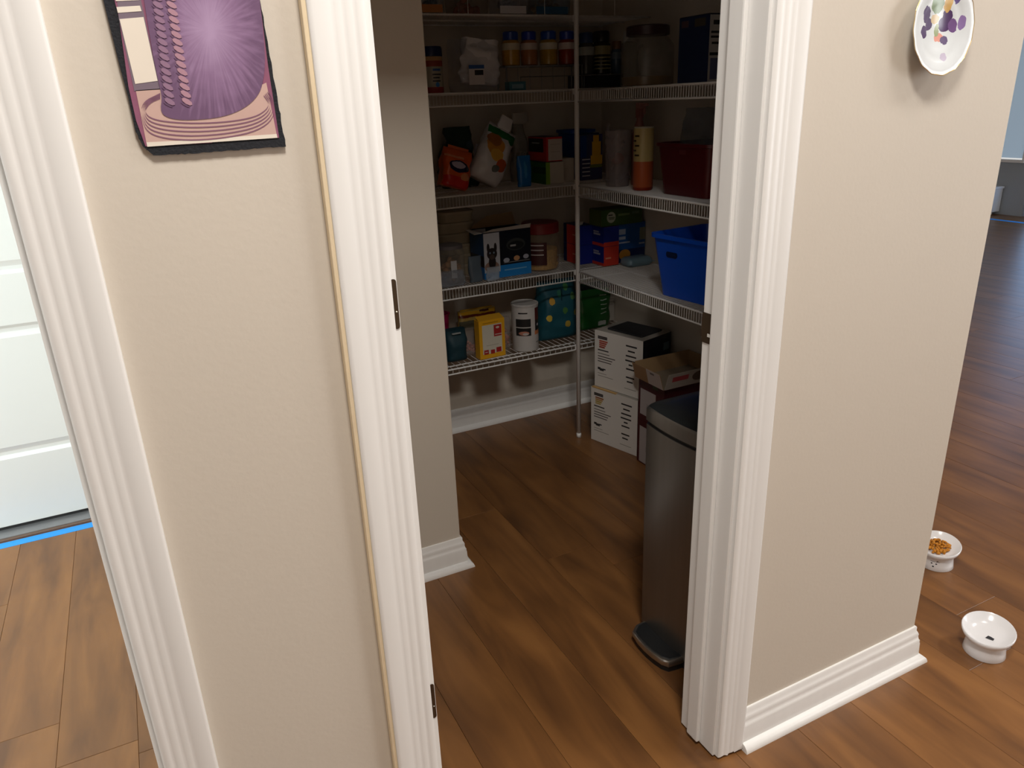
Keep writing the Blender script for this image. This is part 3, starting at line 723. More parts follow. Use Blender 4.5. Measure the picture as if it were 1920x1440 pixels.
# blue bin with purple and yellow packet in the corner
X0, X1, _, Zt = rect_y(1070, 243, 1112, 333, 2.64)
t = thing('blue_bin', 'small blue plastic bin in the corner behind the pole', 'bin', ((X0+X1)/2+.005, 2.695, Z2S))
bm = bmesh.new(); open_bin(bm, (X1-X0)*.84, .105, (X1-X0)*.95, .125, Zt-Z2S, .012)
auto_smooth(link('bin_body', bm, mat('blue_plastic', col(10, 60, 150), .35), t))
bm = bmesh.new(); lumps(bm, 10, 0, 0, .05, .03, .03, .05, .016, 9)
o = link('contents', bm, mat('dark_contents', (.08, .05, .04), .7), t, True); o['kind'] = 'stuff'
X0, X1, _, Zt = rect_y(1090, 252, 1131, 336, 2.53)
t = thing('purple_packet', 'purple packet with a yellow bottle shape and white lines', 'packet', (X0, 2.535, Z2S))
wp, hp = X1-X0, Zt-Z2S
pm_ = printed('purple_packet', col(60, 60, 110), [('-Y', 'r', wp*.24, hp*.25, wp*.22, hp*.22, col(58, 58, 105))]+[('-Y', 'r', wp*.25, hp*(.10+.09*k), wp*.18, hp*.012, (.55, .55, .6)) for k in range(5)]+
    [('-Y', 'r', wp*.76, hp*.44, wp*.30, hp*.10, col(225, 180, 20)), ('-Y', 'r', wp*.72, hp*.68, wp*.20, hp*.16, col(220, 175, 20)), ('-Y', 'r', wp*.70, hp*.90, wp*.13, hp*.08, col(210, 165, 20)), ('-Y', 'r', wp*.72, hp*.30, wp*.3, hp*.03, col(120, 130, 50)),
     ('-Y', 'r', wp*.14, hp*.74, wp*.13, hp*.24, col(15, 60, 140))])
mkbox('packet_body', 0, 0, 0, wp, .05, hp, pm_, t, .003)
mkbox('top_seam', .002, .022, hp, wp-.002, .028, hp+.004, mat('seam_navy', col(20, 50, 110), .5), t)

# ---- chips shelf (right wall)
ZRS = SZ[2]-.004+GAP
def on_right(px, X):     # a round thing standing on a right wall shelf, centred at depth X
    x0, y0, x1, y1 = px
    xm = (x0+x1)/2
    yc, _ = on_x(xm, y1, X); zt = on_x(xm, y0, X)[1]
    # apparent width at that distance, measured across the line of sight
    dist = math.hypot(X, yc)
    d0, d1_ = ray(x0, (y0+y1)/2), ray(x1, (y0+y1)/2)
    ang = math.atan2(d0.y, d0.x)-math.atan2(d1_.y, d1_.x)
    return yc, zt, dist*math.tan(ang/2)
yc, zt, rc = on_right((1132, 244, 1184, 347), 1.585)
t = thing('drink_pitcher', 'clear plastic pitcher with orange mark beside cream bottle', 'pitcher', (1.585, yc, ZRS))
hc = zt-ZRS
auto_smooth(link('wall', lathe(bmesh.new(), [(0, 0), (rc*.82, 0), (rc*.85, .004), (rc, hc*.97), (rc*1.03, hc), (rc*.97, hc), (rc*.80, .008), (0, .008)], 26), clear_plastic('pitcher_plastic', (.40, .36, .38), .48, .15), t))
bm = bmesh.new(); bmesh.ops.create_uvsphere(bm, u_segments=14, v_segments=8, radius=rc*.55, matrix=Matrix.Translation((-rc*.10, 0, hc*.50)) @ Matrix.Diagonal((1, 1, .75, 1)))
link('orange_ball', bm, mat('orange_ball', col(215, 80, 30), .5), t, True)
mkbox('handle', -rc*.86, -.006, hc*.15, -rc*.80-.004, .006, hc*1.12, clear_plastic('pitcher_plastic', (.4, .36, .38), .48), t, .002)
yc, zt, rc = on_right((1186, 237, 1224, 350), 1.575)
t = thing('cream_bottle', 'tall bottle with cream printed top and copper base', 'bottle', (1.575, yc, ZRS))
hc = zt-ZRS
bmat = printed('cream_bottle', col(205, 185, 125), [('all', 'r', 0, hc*.22, 1, hc*.24, col(190, 95, 55)), ('all', 'r', 0, hc*.02, 1, hc*.03, col(150, 50, 30))]+
    [('-X', 'r', (k % 2)*.012-.006, hc*(.86-.075*k), .010, hc*.014, col(60, 50, 25)) for k in range(5)], .3)
auto_smooth(link('bottle_body', lathe(bmesh.new(), [(0, 0), (rc*.9, 0), (rc, .005), (rc, hc*.96), (rc*.96, hc*.985), (0, hc*.985)], 26), bmat, t))
auto_smooth(link('lid', lathe(bmesh.new(), [(rc*.97, hc*.975), (rc*1.0, hc*.98), (rc*.97, hc), (0, hc)], 26), mat('cream_lid', (.6, .57, .45), .4), t))
xs, zs = on_y(1200, 192, 2.30)
t = thing('spray_bottle', 'pink spray bottle behind the cream and copper bottle', 'bottle', (xs, 2.30, ZRS))
hs_ = zs-ZRS
PKM = mat('dusty_pink', col(150, 95, 85), .4)
auto_smooth(link('bottle_body', lathe(bmesh.new(), [(0, 0), (.026, 0), (.028, .004), (.028, hs_*.60), (.012, hs_*.78), (.010, hs_*.84), (0, hs_*.84)], 22), PKM, t))
bm = bmesh.new(); prism(bm, [(-.011, -.009), (.011, -.009), (.011, .009), (-.011, .009)], hs_*.82, hs_*.93); link('collar', bm, PKM, t)
bm = bmesh.new()
for (a, b, c_, d_, e_, f_) in ((-.010, -.010, hs_*.93, .010, .012, hs_), (-.008, -.042, hs_*.955, .008, -.010, hs_*.99), (-.004, -.030, hs_*.86, .004, -.024, hs_*.955)): box(bm, a, b, c_, d_, e_, f_, .002)
link('trigger_head', bm, mat('pale_pink', col(165, 115, 105), .4), t)
# dark red bin
yA = on_x(1236, 352, 1.56)[0]; yB = 1.80
zt = on_x(1240, 268, 1.54)[1]
t = thing('red_bin', 'dark red plastic bin holding clear bags on the shelf', 'bin', (1.665, (yA+yB)/2, ZRS), 0)
hb = zt-ZRS
auto_smooth(link('bin_body', open_bin(bmesh.new(), .21, yA-yB-.02, .235, yA-yB+.02, hb, .025), mat('maroon_plastic', col(90, 18, 24), .35), t))
mkbox('printed_mark', -.1165, -.02, hb*.80, -.1150, .012, hb*.88, mat('faint_mark', col(110, 45, 50), .5), t)
t = thing('clear_bag', 'crumpled clear bag sticking out of the dark red bin', 'bag', (1.665, (yA+yB)/2+.016, ZRS+.006), PI/2)
auto_smooth(link('film', bag_mesh(yA-yB-.078, (on_x(1270, 212, 1.66)[1]-ZRS)*1.04, .11, 51, .018, top=.35, narrow=-.30, nu=44, nv=26), clear_plastic('bin_film', (.16, .17, .20), .5, .10), t), 60)
bm = bmesh.new(); lumps(bm, 22, 0, 0, .09, .07, .05, .05, .018, 14)
o = link('contents', bm, mat('purple_dark', (.05, .04, .06), .6), t, True); o['kind'] = 'stuff'

# ---- cat box shelf (back wall)
Z3S = SZ[3]+GAP
X0, X1, _, _ = rect_y(818, 390, 888, 470, 2.66)
TAN = mat('tan_plastic', (.42, .36, .25), .5)
for k in range(6):
    rr2 = (X1-X0)/2*(1.0 if k % 2 == 0 else .97)
    lab_ = ['lowest', 'second', 'third', 'fourth', 'fifth', 'topmost'][k]
    t = thing('food_tub', lab_+' beige tub in the stack beside the cat box', 'tub', ((X0+X1)/2+.004*((k*7) % 3-1), 2.70, Z3S+k*.0405), group='stacked beige tubs')
    auto_smooth(link('tub_body', loft(bmesh.new(), [(rrect(rr2*1.80, .125, .03), 0), (rrect(rr2*1.92, .135, .032), .030)]), TAN, t), 50)
    auto_smooth(link('lid', loft(bmesh.new(), [(rrect(rr2*1.98, .142, .034), .0305), (rrect(rr2*1.98, .142, .034), .038), (rrect(rr2*1.9, .134, .03), .0398)]), mat('tan_lid', (.45, .39, .28), .5), t), 50)
X0, X1, _, Zt = rect_y(826, 460, 880, 528, 2.50); rj = (X1-X0)/2*.97
t = thing('cookie_jar', 'clear jar of brown cookies with a dark lid', 'jar', ((X0+X1)/2, 2.50+rj*.9, Z3S))
hj = Zt-Z3S
auto_smooth(link('glass', lathe(bmesh.new(), [(0, 0), (rj*.9, 0), (rj, .006), (rj, hj*.78), (rj*.86, hj*.9), (0, hj*.9)], 28), clear_plastic('cookie_glass', (.4, .36, .30), .28), t))
bm = bmesh.new(); lumps(bm, 46, 0, 0, .012, rj*.78, rj*.78, hj*.62, .015, 6)
o = link('contents', bm, mat('cookies', (.34, .17, .07), .7, var=.3, scale=80), t, True); o['kind'] = 'stuff'
auto_smooth(link('lid', lathe(bmesh.new(), [(rj*.86, hj*.885), (rj*.92, hj*.89), (rj*.9, hj*.97), (rj*.6, hj), (0, hj)], 28), mat('grey_brown_lid', (.16, .14, .14), .4), t))
mkbox('label', -.018, -rj*1.005, hj*.18, .004, -rj*.965, hj*.62, mat('white_strip', (.55, .53, .52), .5), t)

cx0, cx1, _, cz = rect_y(908, 432, 998, 515, 2.50)
wc, hc = cx1-cx0, cz-Z3S; dc = .115
t = thing('cat_food_carton', 'open black and blue cat food carton with a cat photo', 'carton', (cx0, 2.505, Z3S), .03)
KAT = col(38, 30, 28)
cats = [('-Y', 'r', wc*.5, hc*.12, wc*.5, hc*.145, col(35, 130, 205)), ('-Y', 'r', wc*.17, hc*.56, wc*.165, hc*.42, (.52, .53, .56)), ('-Y', 'e', wc*.16, hc*.26, wc*.15, hc*.12, col(150, 120, 105)),
        ('-Y', 'e', wc*.17, hc*.36, wc*.075, hc*.15, KAT), ('-Y', 'e', wc*.17, hc*.54, wc*.105, hc*.125, KAT), ('-Y', 'e', wc*.17, hc*.47, wc*.055, hc*.055, col(75, 62, 55)), ('-Y', 'e', wc*.095, hc*.67, wc*.030, hc*.095, KAT), ('-Y', 'e', wc*.245, hc*.67, wc*.030, hc*.095, KAT),
        ('-Y', 'e', wc*.13, hc*.56, wc*.016, hc*.022, col(130, 150, 165)), ('-Y', 'e', wc*.21, hc*.56, wc*.016, hc*.022, col(130, 150, 165)),
        ('-Y', 'e', wc*.68, hc*.68, wc*.20, hc*.13, col(62, 66, 62)), ('-Y', 'e', wc*.68, hc*.66, wc*.17, hc*.09, col(25, 28, 28)), ('-Y', 'r', wc*.62, hc*.66, wc*.06, hc*.02, (.4, .4, .38)),
        ('-Y', 'e', wc*.47, hc*.36, wc*.065, hc*.05, (.42, .45, .52)), ('-Y', 'e', wc*.69, hc*.38, wc*.065, hc*.055, col(200, 150, 105)), ('-Y', 'e', wc*.89, hc*.39, wc*.06, hc*.05, (.42, .43, .5)),
        ('-Y', 'r', wc*.69, hc*.31, wc*.28, hc*.006, (.3, .3, .3)), ('-Y', 'r', wc*.66, hc*.15, wc*.24, hc*.012, col(120, 180, 220)),
        ('-X', 'r', dc*.5, hc*.75, dc*.5, hc*.25, col(25, 75, 125)), ('-X', 'r', dc*.5, hc*.12, dc*.5, hc*.14, col(30, 110, 180))]
KM = printed('cat_carton', col(16, 20, 28), cats, .35)
for nm, a in (('side', (0, 0, 0, wc, .0025, hc)), ('side', (0, dc-.0025, 0, wc, dc, hc)), ('side', (0, .0025, 0, .0025, dc-.0025, hc)), ('side', (wc-.0025, .0025, 0, wc, dc-.0025, hc)), ('bottom', (.0025, .0025, 0, wc-.0025, dc-.0025, .0025))):
    mkbox('carton_'+nm, *a, KM, t)
BRN = mat('brown_board', (.34, .21, .10), .75, var=.1); WHB = mat('white_board', (.60, .57, .52), .6)
def quad(name, pts, m, parent, th=.0015):
    bm = bmesh.new(); vs = [bm.verts.new(p) for p in pts]; f = bm.faces.new(vs)
    r_ = bmesh.ops.extrude_face_region(bm, geom=[f]); n = f.normal if f.normal.length else Vector((0, 0, 1))
    bm.normal_update(); n = f.normal.copy()
    bmesh.ops.translate(bm, verts=[v for v in r_['geom'] if isinstance(v, bmesh.types.BMVert)], vec=n*th)
    bmesh.ops.recalc_face_normals(bm, faces=bm.faces)
    return link(name, bm, m, parent)
quad('front_flap', [(0, .0, hc), (wc, .0, hc), (wc-.004, -.012, hc+.016), (.035, -.010, hc+.010)], WHB, t)
quad('back_flap', [(0, dc, hc), (wc, dc, hc), (wc-.004, dc+.020, hc+.045), (wc*.42, dc+.018, hc+.040), (.03, dc+.008, hc+.016)], BRN, t)
quad('side_flap', [(0, .004, hc), (0, dc-.004, hc), (-.032, dc-.03, hc+.006), (-.030, .01, hc-.003)], WHB, t)

X0, X1, _, _ = rect_y(884, 480, 912, 527, 2.48)
t = thing('grey_packet', 'grey blue plastic packet leaning by the cat carton', 'packet', ((X0+X1)/2-.006, 2.500, Z3S))
auto_smooth(link('film', bag_mesh(.050, .095, .028, 61, .007, top=.3, nu=22, nv=12), mat('greyblue_film', (.10, .13, .16), .25), t), 60)
t = thing('clear_wrap', 'crumpled shiny clear wrap on the shelf before the cat photo', 'plastic wrap', (on_floor(912, 520, SZ[3])[0], YF+.022, Z3S))
auto_smooth(link('film', bag_mesh(.055, .050, .020, 62, .014, top=.5, nu=24, nv=12), clear_plastic('shiny_wrap', (.5, .58, .66), .42, .06), t), 60)
t = thing('clear_bag', 'flat clear bag draped at the shelf edge before the cookie jar', 'bag', (on_y(850, 530, YF)[0], YF+.022, Z3S))
auto_smooth(link('film', bag_mesh(.105, .055, .034, 63, .016, top=.6, nu=30, nv=12), clear_plastic('drape_film', (.30, .34, .40), .38, .1), t), 60)
X0, X1, _, Zt = rect_y(998, 420, 1064, 508, 2.49); rj = (X1-X0)/2*.95
t = thing('nut_jar', 'big clear jar of mixed nuts with a red lid', 'jar', ((X0+X1)/2, 2.495+rj, Z3S))
hj = Zt-Z3S
auto_smooth(link('jar_wall', lathe(bmesh.new(), [(0, 0), (rj*.93, 0), (rj, .006), (rj, hj*.70), (rj*.94, hj*.78), (0, hj*.78)], 30), clear_plastic('nut_jar', (.40, .30, .20), .22), t))
bm = bmesh.new(); lumps(bm, 120, 0, 0, .010, rj*.86, rj*.86, hj*.52, .0105, 16)
auto_smooth(lathe and link('contents', lathe(bm, [(0, .005), (rj*.9, .005), (rj*.9, hj*.44), (0, hj*.46)], 26), mat('nuts', (.46, .27, .09), .6, var=.45, scale=120), t), 60)['kind'] = 'stuff'
auto_smooth(link('lid', lathe(bmesh.new(), [(rj*.93, hj*.775), (rj*1.0, hj*.785), (rj*1.0, hj*.975), (rj*.95, hj), (0, hj)], 30), mat('red_lid', col(120, 30, 30), .4), t))
bm = bmesh.new()
lathe(bm, [(rj*1.004, hj*.14), (rj*1.008, hj*.14), (rj*1.008, hj*.62), (rj*1.004, hj*.62)], 40)
bmesh.ops.delete(bm, geom=[v for v in bm.verts if not (v.co.x < -rj*.08 and v.co.y < rj*.35)], context='VERTS')
auto_smooth(link('label', bm, printed('nut_label', col(60, 18, 20), [('all', 'r', -rj*.6, hj*(.56-.10*k), rj*.28, hj*.012, (.45, .40, .38)) for k in range(3)]), t))

# red and blue cartons in the corner
def rb_carton(label, X, Y, z, wx, dy, hz, facex, facey, bits, nm):
    t = thing('snack_carton', label, 'carton', (X, Y, z), group='red and blue snack cartons')
    mkbox('carton_body', 0, 0, 0, wx, dy, hz, printed(nm, facey, [('-X', 'r', dy/2, hz/2, dy/2+.001, hz/2+.001, facex)]+bits), t, .001)
    mkbox('tuck_flap', .001, .001, hz, wx-.001, dy-.001, hz+.0008, mat('blue_flap', col(18, 40, 110), .5), t)
    return t
RED, BLU = col(205, 60, 45), col(20, 40, 135)
xA = on_floor(1092, 499, SZ[3])[0]; yA_ = 2.525
hz = .075
wB = on_y(1113, 495, yA_)[0]-xA
for k in range(2):
    rb_carton(('lower' if k == 0 else 'upper')+' red sided carton with blue front behind the pole', xA, yA_, Z3S+k*(hz+.0012), wB, .12, hz, RED, BLU,
              [('-X', 'r', .03, hz*.5, .02, hz*.03, col(225, 150, 130)), ('-X', 'r', .115, hz*.5, .02, hz*.5, col(20, 35, 90))], 'rb_a')
t = thing('paper_scrap', 'white paper scrap on top of the red sided cartons', 'paper', (xA+.012, yA_+.02, Z3S+2*(hz+.0012)))
quad('sheet', [(-.012, 0, 0), (.016, 0, .002), (.030, .012, .013), (.006, .020, .010)], WHB, t, .001)
xB_, yB_ = on_floor(1132, 500, SZ[3])
wB2 = on_y(1160, 495, yB_)[0]-xB_
for k in range(2):
    rb_carton(('lower' if k == 0 else 'upper')+' blue and red carton with pale lettering under the green box', xB_, yB_, Z3S+k*(hz+.0012), wB2, .085, hz, BLU, RED,
              [('-X', 'r', .0425, hz*.06, .05, hz*.10, RED), ('-X', 'r', .055, hz*.72, .020, hz*.04, (.42, .42, .5)), ('-X', 'r', .050, hz*.60, .024, hz*.05, (.42, .42, .5)), ('-Y', 'r', wB2*.3, hz*.4, wB2*.18, hz*.04, col(230, 150, 120))]+
              ([] if k == 0 else [('-Y', 'r', wB2*.5, hz*.62, wB2*.6, hz*.40, BLU)]), 'rb_b%d' % k)
zt2 = Z3S+2*(hz+.0012)
bx0, bx1, bz0, bz1 = rect_y(1139, 420, 1219, 470, yB_+.02)
wb = bx1-(xB_+wB2+.003); 
t = thing('blue_carton', 'bright blue carton with an orange picture beside blue tub', 'carton', (xB_+wB2+.003, yB_+.018, Z3S))
hb2 = zt2-Z3S
wb = min(wb, XPR-.004-(xB_+wB2+.003))
mkbox('carton_body', 0, 0, 0, wb, .10, hb2, printed('blue_carton', col(20, 85, 160), [('-Y', 'r', wb*.5, hb2*.12, wb*.5, hb2*.22, col(15, 35, 90)), ('-Y', 'e', wb*.28, hb2*.20, wb*.20, hb2*.14, col(200, 140, 50)), ('-Y', 'r', wb*.18, hb2*.80, wb*.12, hb2*.07, (.38, .45, .6)),
    ('-Y', 'r', wb*.18, hb2*.64, wb*.12, hb2*.04, (.38, .45, .6)), ('-Y', 'r', wb*.26, hb2*.52, wb*.2, hb2*.02, (.45, .5, .65)), ('-Y', 'r', wb*.90, hb2*.70, wb*.10, hb2*.16, (.22, .24, .18)), ('-Y', 'r', wb*.88, hb2*.45, wb*.1, hb2*.02, (.4, .42, .5))]), t, .001)
mkbox('tuck_flap', .001, .001, hb2, wb-.001, .099, hb2+.0008, mat('blue_flap2', col(15, 60, 120), .5), t)
gx0, gx1, gz0, gz1 = rect_y(1124, 388, 1205, 424, yB_)
gx0 = xB_-.010
wgn = min(gx1-gx0, XPR-.006-gx0); hgn = .062
t = thing('green_box', 'green carton with a round white logo on top of blue cartons', 'carton', (gx0, yB_+.004, zt2+.0012))
mkbox('carton_body', 0, 0, 0, wgn, .085, hgn, printed('green_box', col(58, 85, 35), [('-X', 'r', .04, hgn*.5, .05, hgn*.5, col(75, 88, 25)), ('-Y', 'e', wgn*.24, hgn*.52, .020, .021, (.42, .44, .34)), ('-Y', 'r', wgn*.22, hgn*.66, .010, .002, INK), ('-Y', 'r', wgn*.25, hgn*.50, .014, .0015, col(70, 85, 50)), ('-Y', 'r', wgn*.25, hgn*.42, .012, .0015, col(70, 85, 50)),
    ('-Y', 'r', wgn*.55, hgn*.62, wgn*.14, .004, col(115, 135, 85)), ('-Y', 'r', wgn*.83, hgn*.68, wgn*.09, .005, col(85, 110, 85))]), t, .001)
mkbox('tuck_flap', .001, .001, hgn, wgn-.001, .084, hgn+.0008, mat('green_flap2', col(45, 65, 25), .5), t)
t = thing('wipes_pack', 'pale blue soft pack lying in front of the blue carton', 'packet', (xB_+wB2+.060, yB_-.034, Z3S-.004))
auto_smooth(link('film', loft(bmesh.new(), [(rrect(.100, .060, .012), .0), (rrect(.116, .076, .018), .010), (rrect(.112, .072, .018), .026), (rrect(.09, .05, .012), .034)]), mat('pale_blue_film', col(120, 150, 165), .3), t), 50)
mkbox('end_seal', .056, -.034, .012, .066, .034, .014, mat('pale_blue_film', col(120, 150, 165), .3), t)

# blue tub on the right wall shelf
ZR3 = SZ[3]-.004+GAP
t = thing('blue_tub', 'large blue plastic tub on the right wall shelf', 'tub', (1.642, 1.872, ZR3), math.radians(6))
hb = .205
auto_smooth(link('tub_body', open_bin(bmesh.new(), .205, .235, .255, .285, hb, .022), mat('cobalt_plastic', col(12, 85, 215), .35, var=.03), t))
bm = bmesh.new(); prism(bm, rrect(.050, .020, .009), 0, .0015)
o = link('handle_hole', bm, mat('dark_blue_hole', col(6, 28, 70), .5), t); o.rotation_euler = (PI/2, 0, -PI/2); o.location = (-.1195, .052, hb*.70); o.rotation_euler = (PI/2-.0, .0, -PI/2)

# ---- lowest shelf
Z4S = SZ[4]+GAP
X0, X1, _, Zt = rect_y(832, 590, 850, 640, 2.62)
t = thing('pink_cup', 'magenta plastic cup at the edge of the lowest shelf', 'cup', (X1-.040, 2.66, Z4S))
hcup = Zt-Z4S
auto_smooth(link('cup_wall', lathe(bmesh.new(), [(0, 0), (.028, 0), (.038, hcup-.004), (.042, hcup-.003), (.042, hcup), (.036, hcup), (.026, .003), (0, .003)], 26), mat('magenta_plastic', col(170, 25, 85), .35), t))
auto_smooth(link('base_ring', lathe(bmesh.new(), [(.0285, .012), (.033, .013), (.033, .017), (.030, .018)], 26), mat('magenta_plastic', col(170, 25, 85), .35), t))
X0, X1, _, Zt = rect_y(838, 620, 877, 671, 2.53)
t = thing('teal_bag', 'dark teal soft bag on the lowest shelf by pink cup', 'bag', ((X0+X1)/2, 2.555, Z4S))
auto_smooth(link('cloth', bag_mesh(X1-X0, Zt-Z4S, .075, 71, .008, top=.6, bottom=.92, nu=30, nv=14), mat('dark_teal', col(12, 52, 62), .6), t), 60)
mkbox('tie', -.020, -.030, Zt-Z4S-.012, .015, -.024, Zt-Z4S-.007, mat('pale_tie', (.30, .33, .33), .5), t)
X0, X1, _, Zt = rect_y(862, 582, 936, 640, 2.66)
t = thing('cracker_bag', 'yellow snack bag with red specks behind the yellow box', 'bag', ((X0+X1)/2, 2.69, Z4S))
hh = Zt-Z4S
auto_smooth(link('film', bag_mesh((X1-X0)*.95, hh, .07, 73, .010, top=.35, bottom=.95), printed('cracker', col(170, 140, 70), [('-Y', 'r', 0, hh*.93, .2, hh*.05, col(190, 140, 25)), ('-Y', 'r', 0, hh*.86, .2, hh*.03, col(120, 50, 30)), ('-Y', 'r', .03, hh*.96, .02, hh*.03, col(70, 35, 25)), ('-Y', 'r', 0, hh*.35, .2, hh*.40, col(95, 90, 70))], .25, .012, 40), t), 60)
bm = bmesh.new(); box(bm, -(X1-X0)*.4, -.003, hh*.97, (X1-X0)*.4, .003, hh*1.03); link('crimp', bm, mat('gold_crimp', col(190, 145, 40), .3), t)
for (px, s, lb) in (((876, 622, 902, 668), 81, 'clear bag of pink pieces between teal bag and yellow box'), ((946, 598, 964, 664), 82, 'clear bag of pale pink pieces between yellow box and can')):
    X0, X1, _, Zt = rect_y(*px, 2.55)
    t = thing('candy_bag', lb, 'bag', ((X0+X1)/2-.003, 2.592, Z4S), group='clear bags of pink pieces')
    auto_smooth(link('film', bag_mesh(X1-X0+.006, Zt-Z4S, .07, s, .012, top=.4, bottom=.9, nu=28, nv=14), clear_plastic('candy_film', (.42, .36, .33), .42, .12), t), 60)
    bm = bmesh.new(); lumps(bm, 24, 0, 0, .014, (X1-X0)*.36, .022, (Zt-Z4S)*.55, .010, s)
    o = link('contents', bm, mat('pink_pieces', col(190, 110, 95), .6), t, True); o['kind'] = 'stuff'
X0, X1, _, Zt = rect_y(899, 600, 950, 673, 2.49)
t = thing('yellow_box', 'yellow carton with white window and small red squares', 'carton', (X0+.002, 2.495, Z4S), .04)
wy, hy = X1-X0-.004, Zt-Z4S
REDP = col(165, 40, 40)
mkbox('carton_body', 0, 0, 0, wy, .040, hy, printed('yellow_box', col(225, 165, 30), [('-Y', 'r', wy*.5, hy*.50, wy*.38, hy*.38, (.62, .58, .48)), ('-Y', 'r', wy*.72, hy*.70, wy*.15, hy*.15, REDP), ('-Y', 'r', wy*.74, hy*.60, wy*.13, hy*.012, (.55, .45, .4)), ('-Y', 'e', wy*.72, hy*.78, wy*.07, hy*.03, (.6, .5, .42)),
    ('-Y', 'r', wy*.25, hy*.17, wy*.09, hy*.06, REDP), ('-Y', 'r', wy*.50, hy*.16, wy*.08, hy*.055, REDP), ('-Y', 'r', wy*.74, hy*.19, wy*.10, hy*.065, REDP), ('-Y', 'r', wy*.50, hy*.34, wy*.24, hy*.008, (.42, .38, .3)), ('-Y', 'r', wy*.45, hy*.93, wy*.3, hy*.008, col(150, 105, 25)),
    ('-Y', 'r', wy*.25, hy*.17, wy*.05, hy*.012, (.55, .42, .38))], .4), t, .001)
quad('tuck_flap', [(0.001, 0.001, hy), (wy-.001, .001, hy), (wy-.003, .035, hy+.012), (.003, .035, hy+.012)], mat('yellow_card', col(205, 150, 35), .5), t, .001)
X0, X1, _, Zt = rect_y(973, 572, 1020, 660, 2.48); rk = (X1-X0)/2*.96
t = thing('oat_can', 'white round can with black label and red side panel', 'can', ((X0+X1)/2, 2.482+rk, Z4S))
hk = Zt-Z4S
auto_smooth(link('can_body', lathe(bmesh.new(), [(0, 0), (rk*.97, 0), (rk, .003), (rk, hk*.95), (0, hk*.95)], 32), printed('oat_can', (.58, .56, .54), [('-Y', 'r', -rk*.65, hk*.62, rk*.62, hk*.085, INK), ('-Y', 'r', -rk*.62, hk*.43, rk*.60, hk*.085, col(28, 30, 32)), ('-Y', 'e', -rk*.50, hk*.40, rk*.33, hk*.045, col(190, 130, 110)), ('-Y', 'e', -rk*.42, hk*.385, rk*.2, hk*.025, (.55, .52, .5)),
    ('-Y', 'r', rk*.75, hk*.78, rk*.40, hk*.14, col(85, 22, 22)), ('-Y', 'r', rk*.75, hk*.54, rk*.40, hk*.12, col(25, 22, 24)), ('-Y', 'e', rk*.62, hk*.55, rk*.1, hk*.03, (.5, .5, .55)), ('-Y', 'r', rk*.70, hk*.39, rk*.40, hk*.045, col(205, 125, 75)),
    ('-Y', 'r', -rk*.55, hk*.83, rk*.28, hk*.014, INK), ('-Y', 'r', rk*.62, hk*.18, rk*.20, hk*.012, (.2, .2, .2))], .4), t))
auto_smooth(link('lid', lathe(bmesh.new(), [(rk*1.0, hk*.945), (rk*1.03, hk*.95), (rk*1.03, hk*.99), (rk*1.0, hk), (rk*.94, hk), (rk*.92, hk*.985), (0, hk*.985)], 32), mat('can_lid', (.50, .48, .46), .4), t))
X0, X1, _, Zt = rect_y(1012, 530, 1092, 640, 2.55)
t = thing('spotted_bag', 'teal cloth bag with yellow spots behind the pole', 'bag', ((X0+X1)/2+.004, 2.60, Z4S))
hh = min(Zt-Z4S, .25)
rs = random.Random(3); ws = X1-X0
spots = [('-Y', 'e', a*ws, b*hh, .012, .014, c_) for a, b, c_ in ((-.30, .42, col(205, 175, 60)), (-.22, .70, col(195, 150, 45)), (.10, .28, col(165, 140, 50)), (.05, .52, col(70, 120, 60)), (.14, .90, col(70, 130, 80)), (.26, .74, col(80, 125, 75)), (.32, .45, col(150, 140, 60)), (-.02, .80, col(40, 110, 90)))]
auto_smooth(link('cloth', bag_mesh(ws*.94, hh, .115, 91, .012, top=.45, bottom=.75, narrow=.12), printed('spotted', col(15, 78, 92), spots, .6, .012, 50), t), 60)
mkbox('drawstring', -.004, -.052, hh*.55, .000, -.049, hh*.92, mat('teal_cord', col(12, 60, 70), .6), t)
X0, X1, _, Zt = rect_y(1092, 536, 1152, 622, 2.58)
t = thing('green_bag', 'shiny dark green bag with pale streaks right of pole', 'bag', ((X0+X1)/2, 2.63, Z4S))
hh = min(Zt-Z4S, .235)
auto_smooth(link('film', bag_mesh(X1-X0-.004, hh, .075, 95, .010, top=.15, bottom=.9), printed('green_bag', col(28, 85, 35), [('-Y', 'r', .035, hh*(.35+.1*k), .016, .002, (.35, .42, .33)) for k in range(5)]+[('-Y', 'r', .03, hh*.12, .02, hh*.05, (.40, .42, .38)), ('-Y', 'r', 0, hh*.95, .1, hh*.05, col(22, 30, 26))], .22, .01, 40), t), 60)
bm = bmesh.new(); box(bm, -(X1-X0)*.45, -.003, hh*.98, (X1-X0)*.45, .003, hh*1.03); link('crimp', bm, mat('green_crimp', col(22, 40, 28), .3), t)
X0, X1, _, Zt = rect_y(1149, 534, 1173, 602, 2.66)
t = thing('recipe_carton', 'narrow white carton with an orange corner beside green bag', 'carton', (min(X0, XPR-.062), 2.672, Z4S))
hh = min(Zt-Z4S, .235); ww = min(X1, XPR-.004)-min(X0, XPR-.062)
mkbox('carton_body', 0, 0, 0, ww, .05, hh, printed('recipe', (.52, .48, .42), [('-Y', 'r', ww*.25, hh*.16, ww*.22, hh*.13, col(190, 70, 40)), ('-Y', 'r', ww*.5, hh*.93, ww*.5, hh*.08, col(150, 105, 85))]+[('-Y', 'r', ww*.55, hh*(.78-.08*k), ww*.4, .0015, (.36, .33, .29)) for k in range(5)]), t, .001)
mkbox('tuck_flap', .001, .001, hh, ww-.001, .049, hh+.001, mat('recipe_flap', (.42, .32, .27), .6), t)

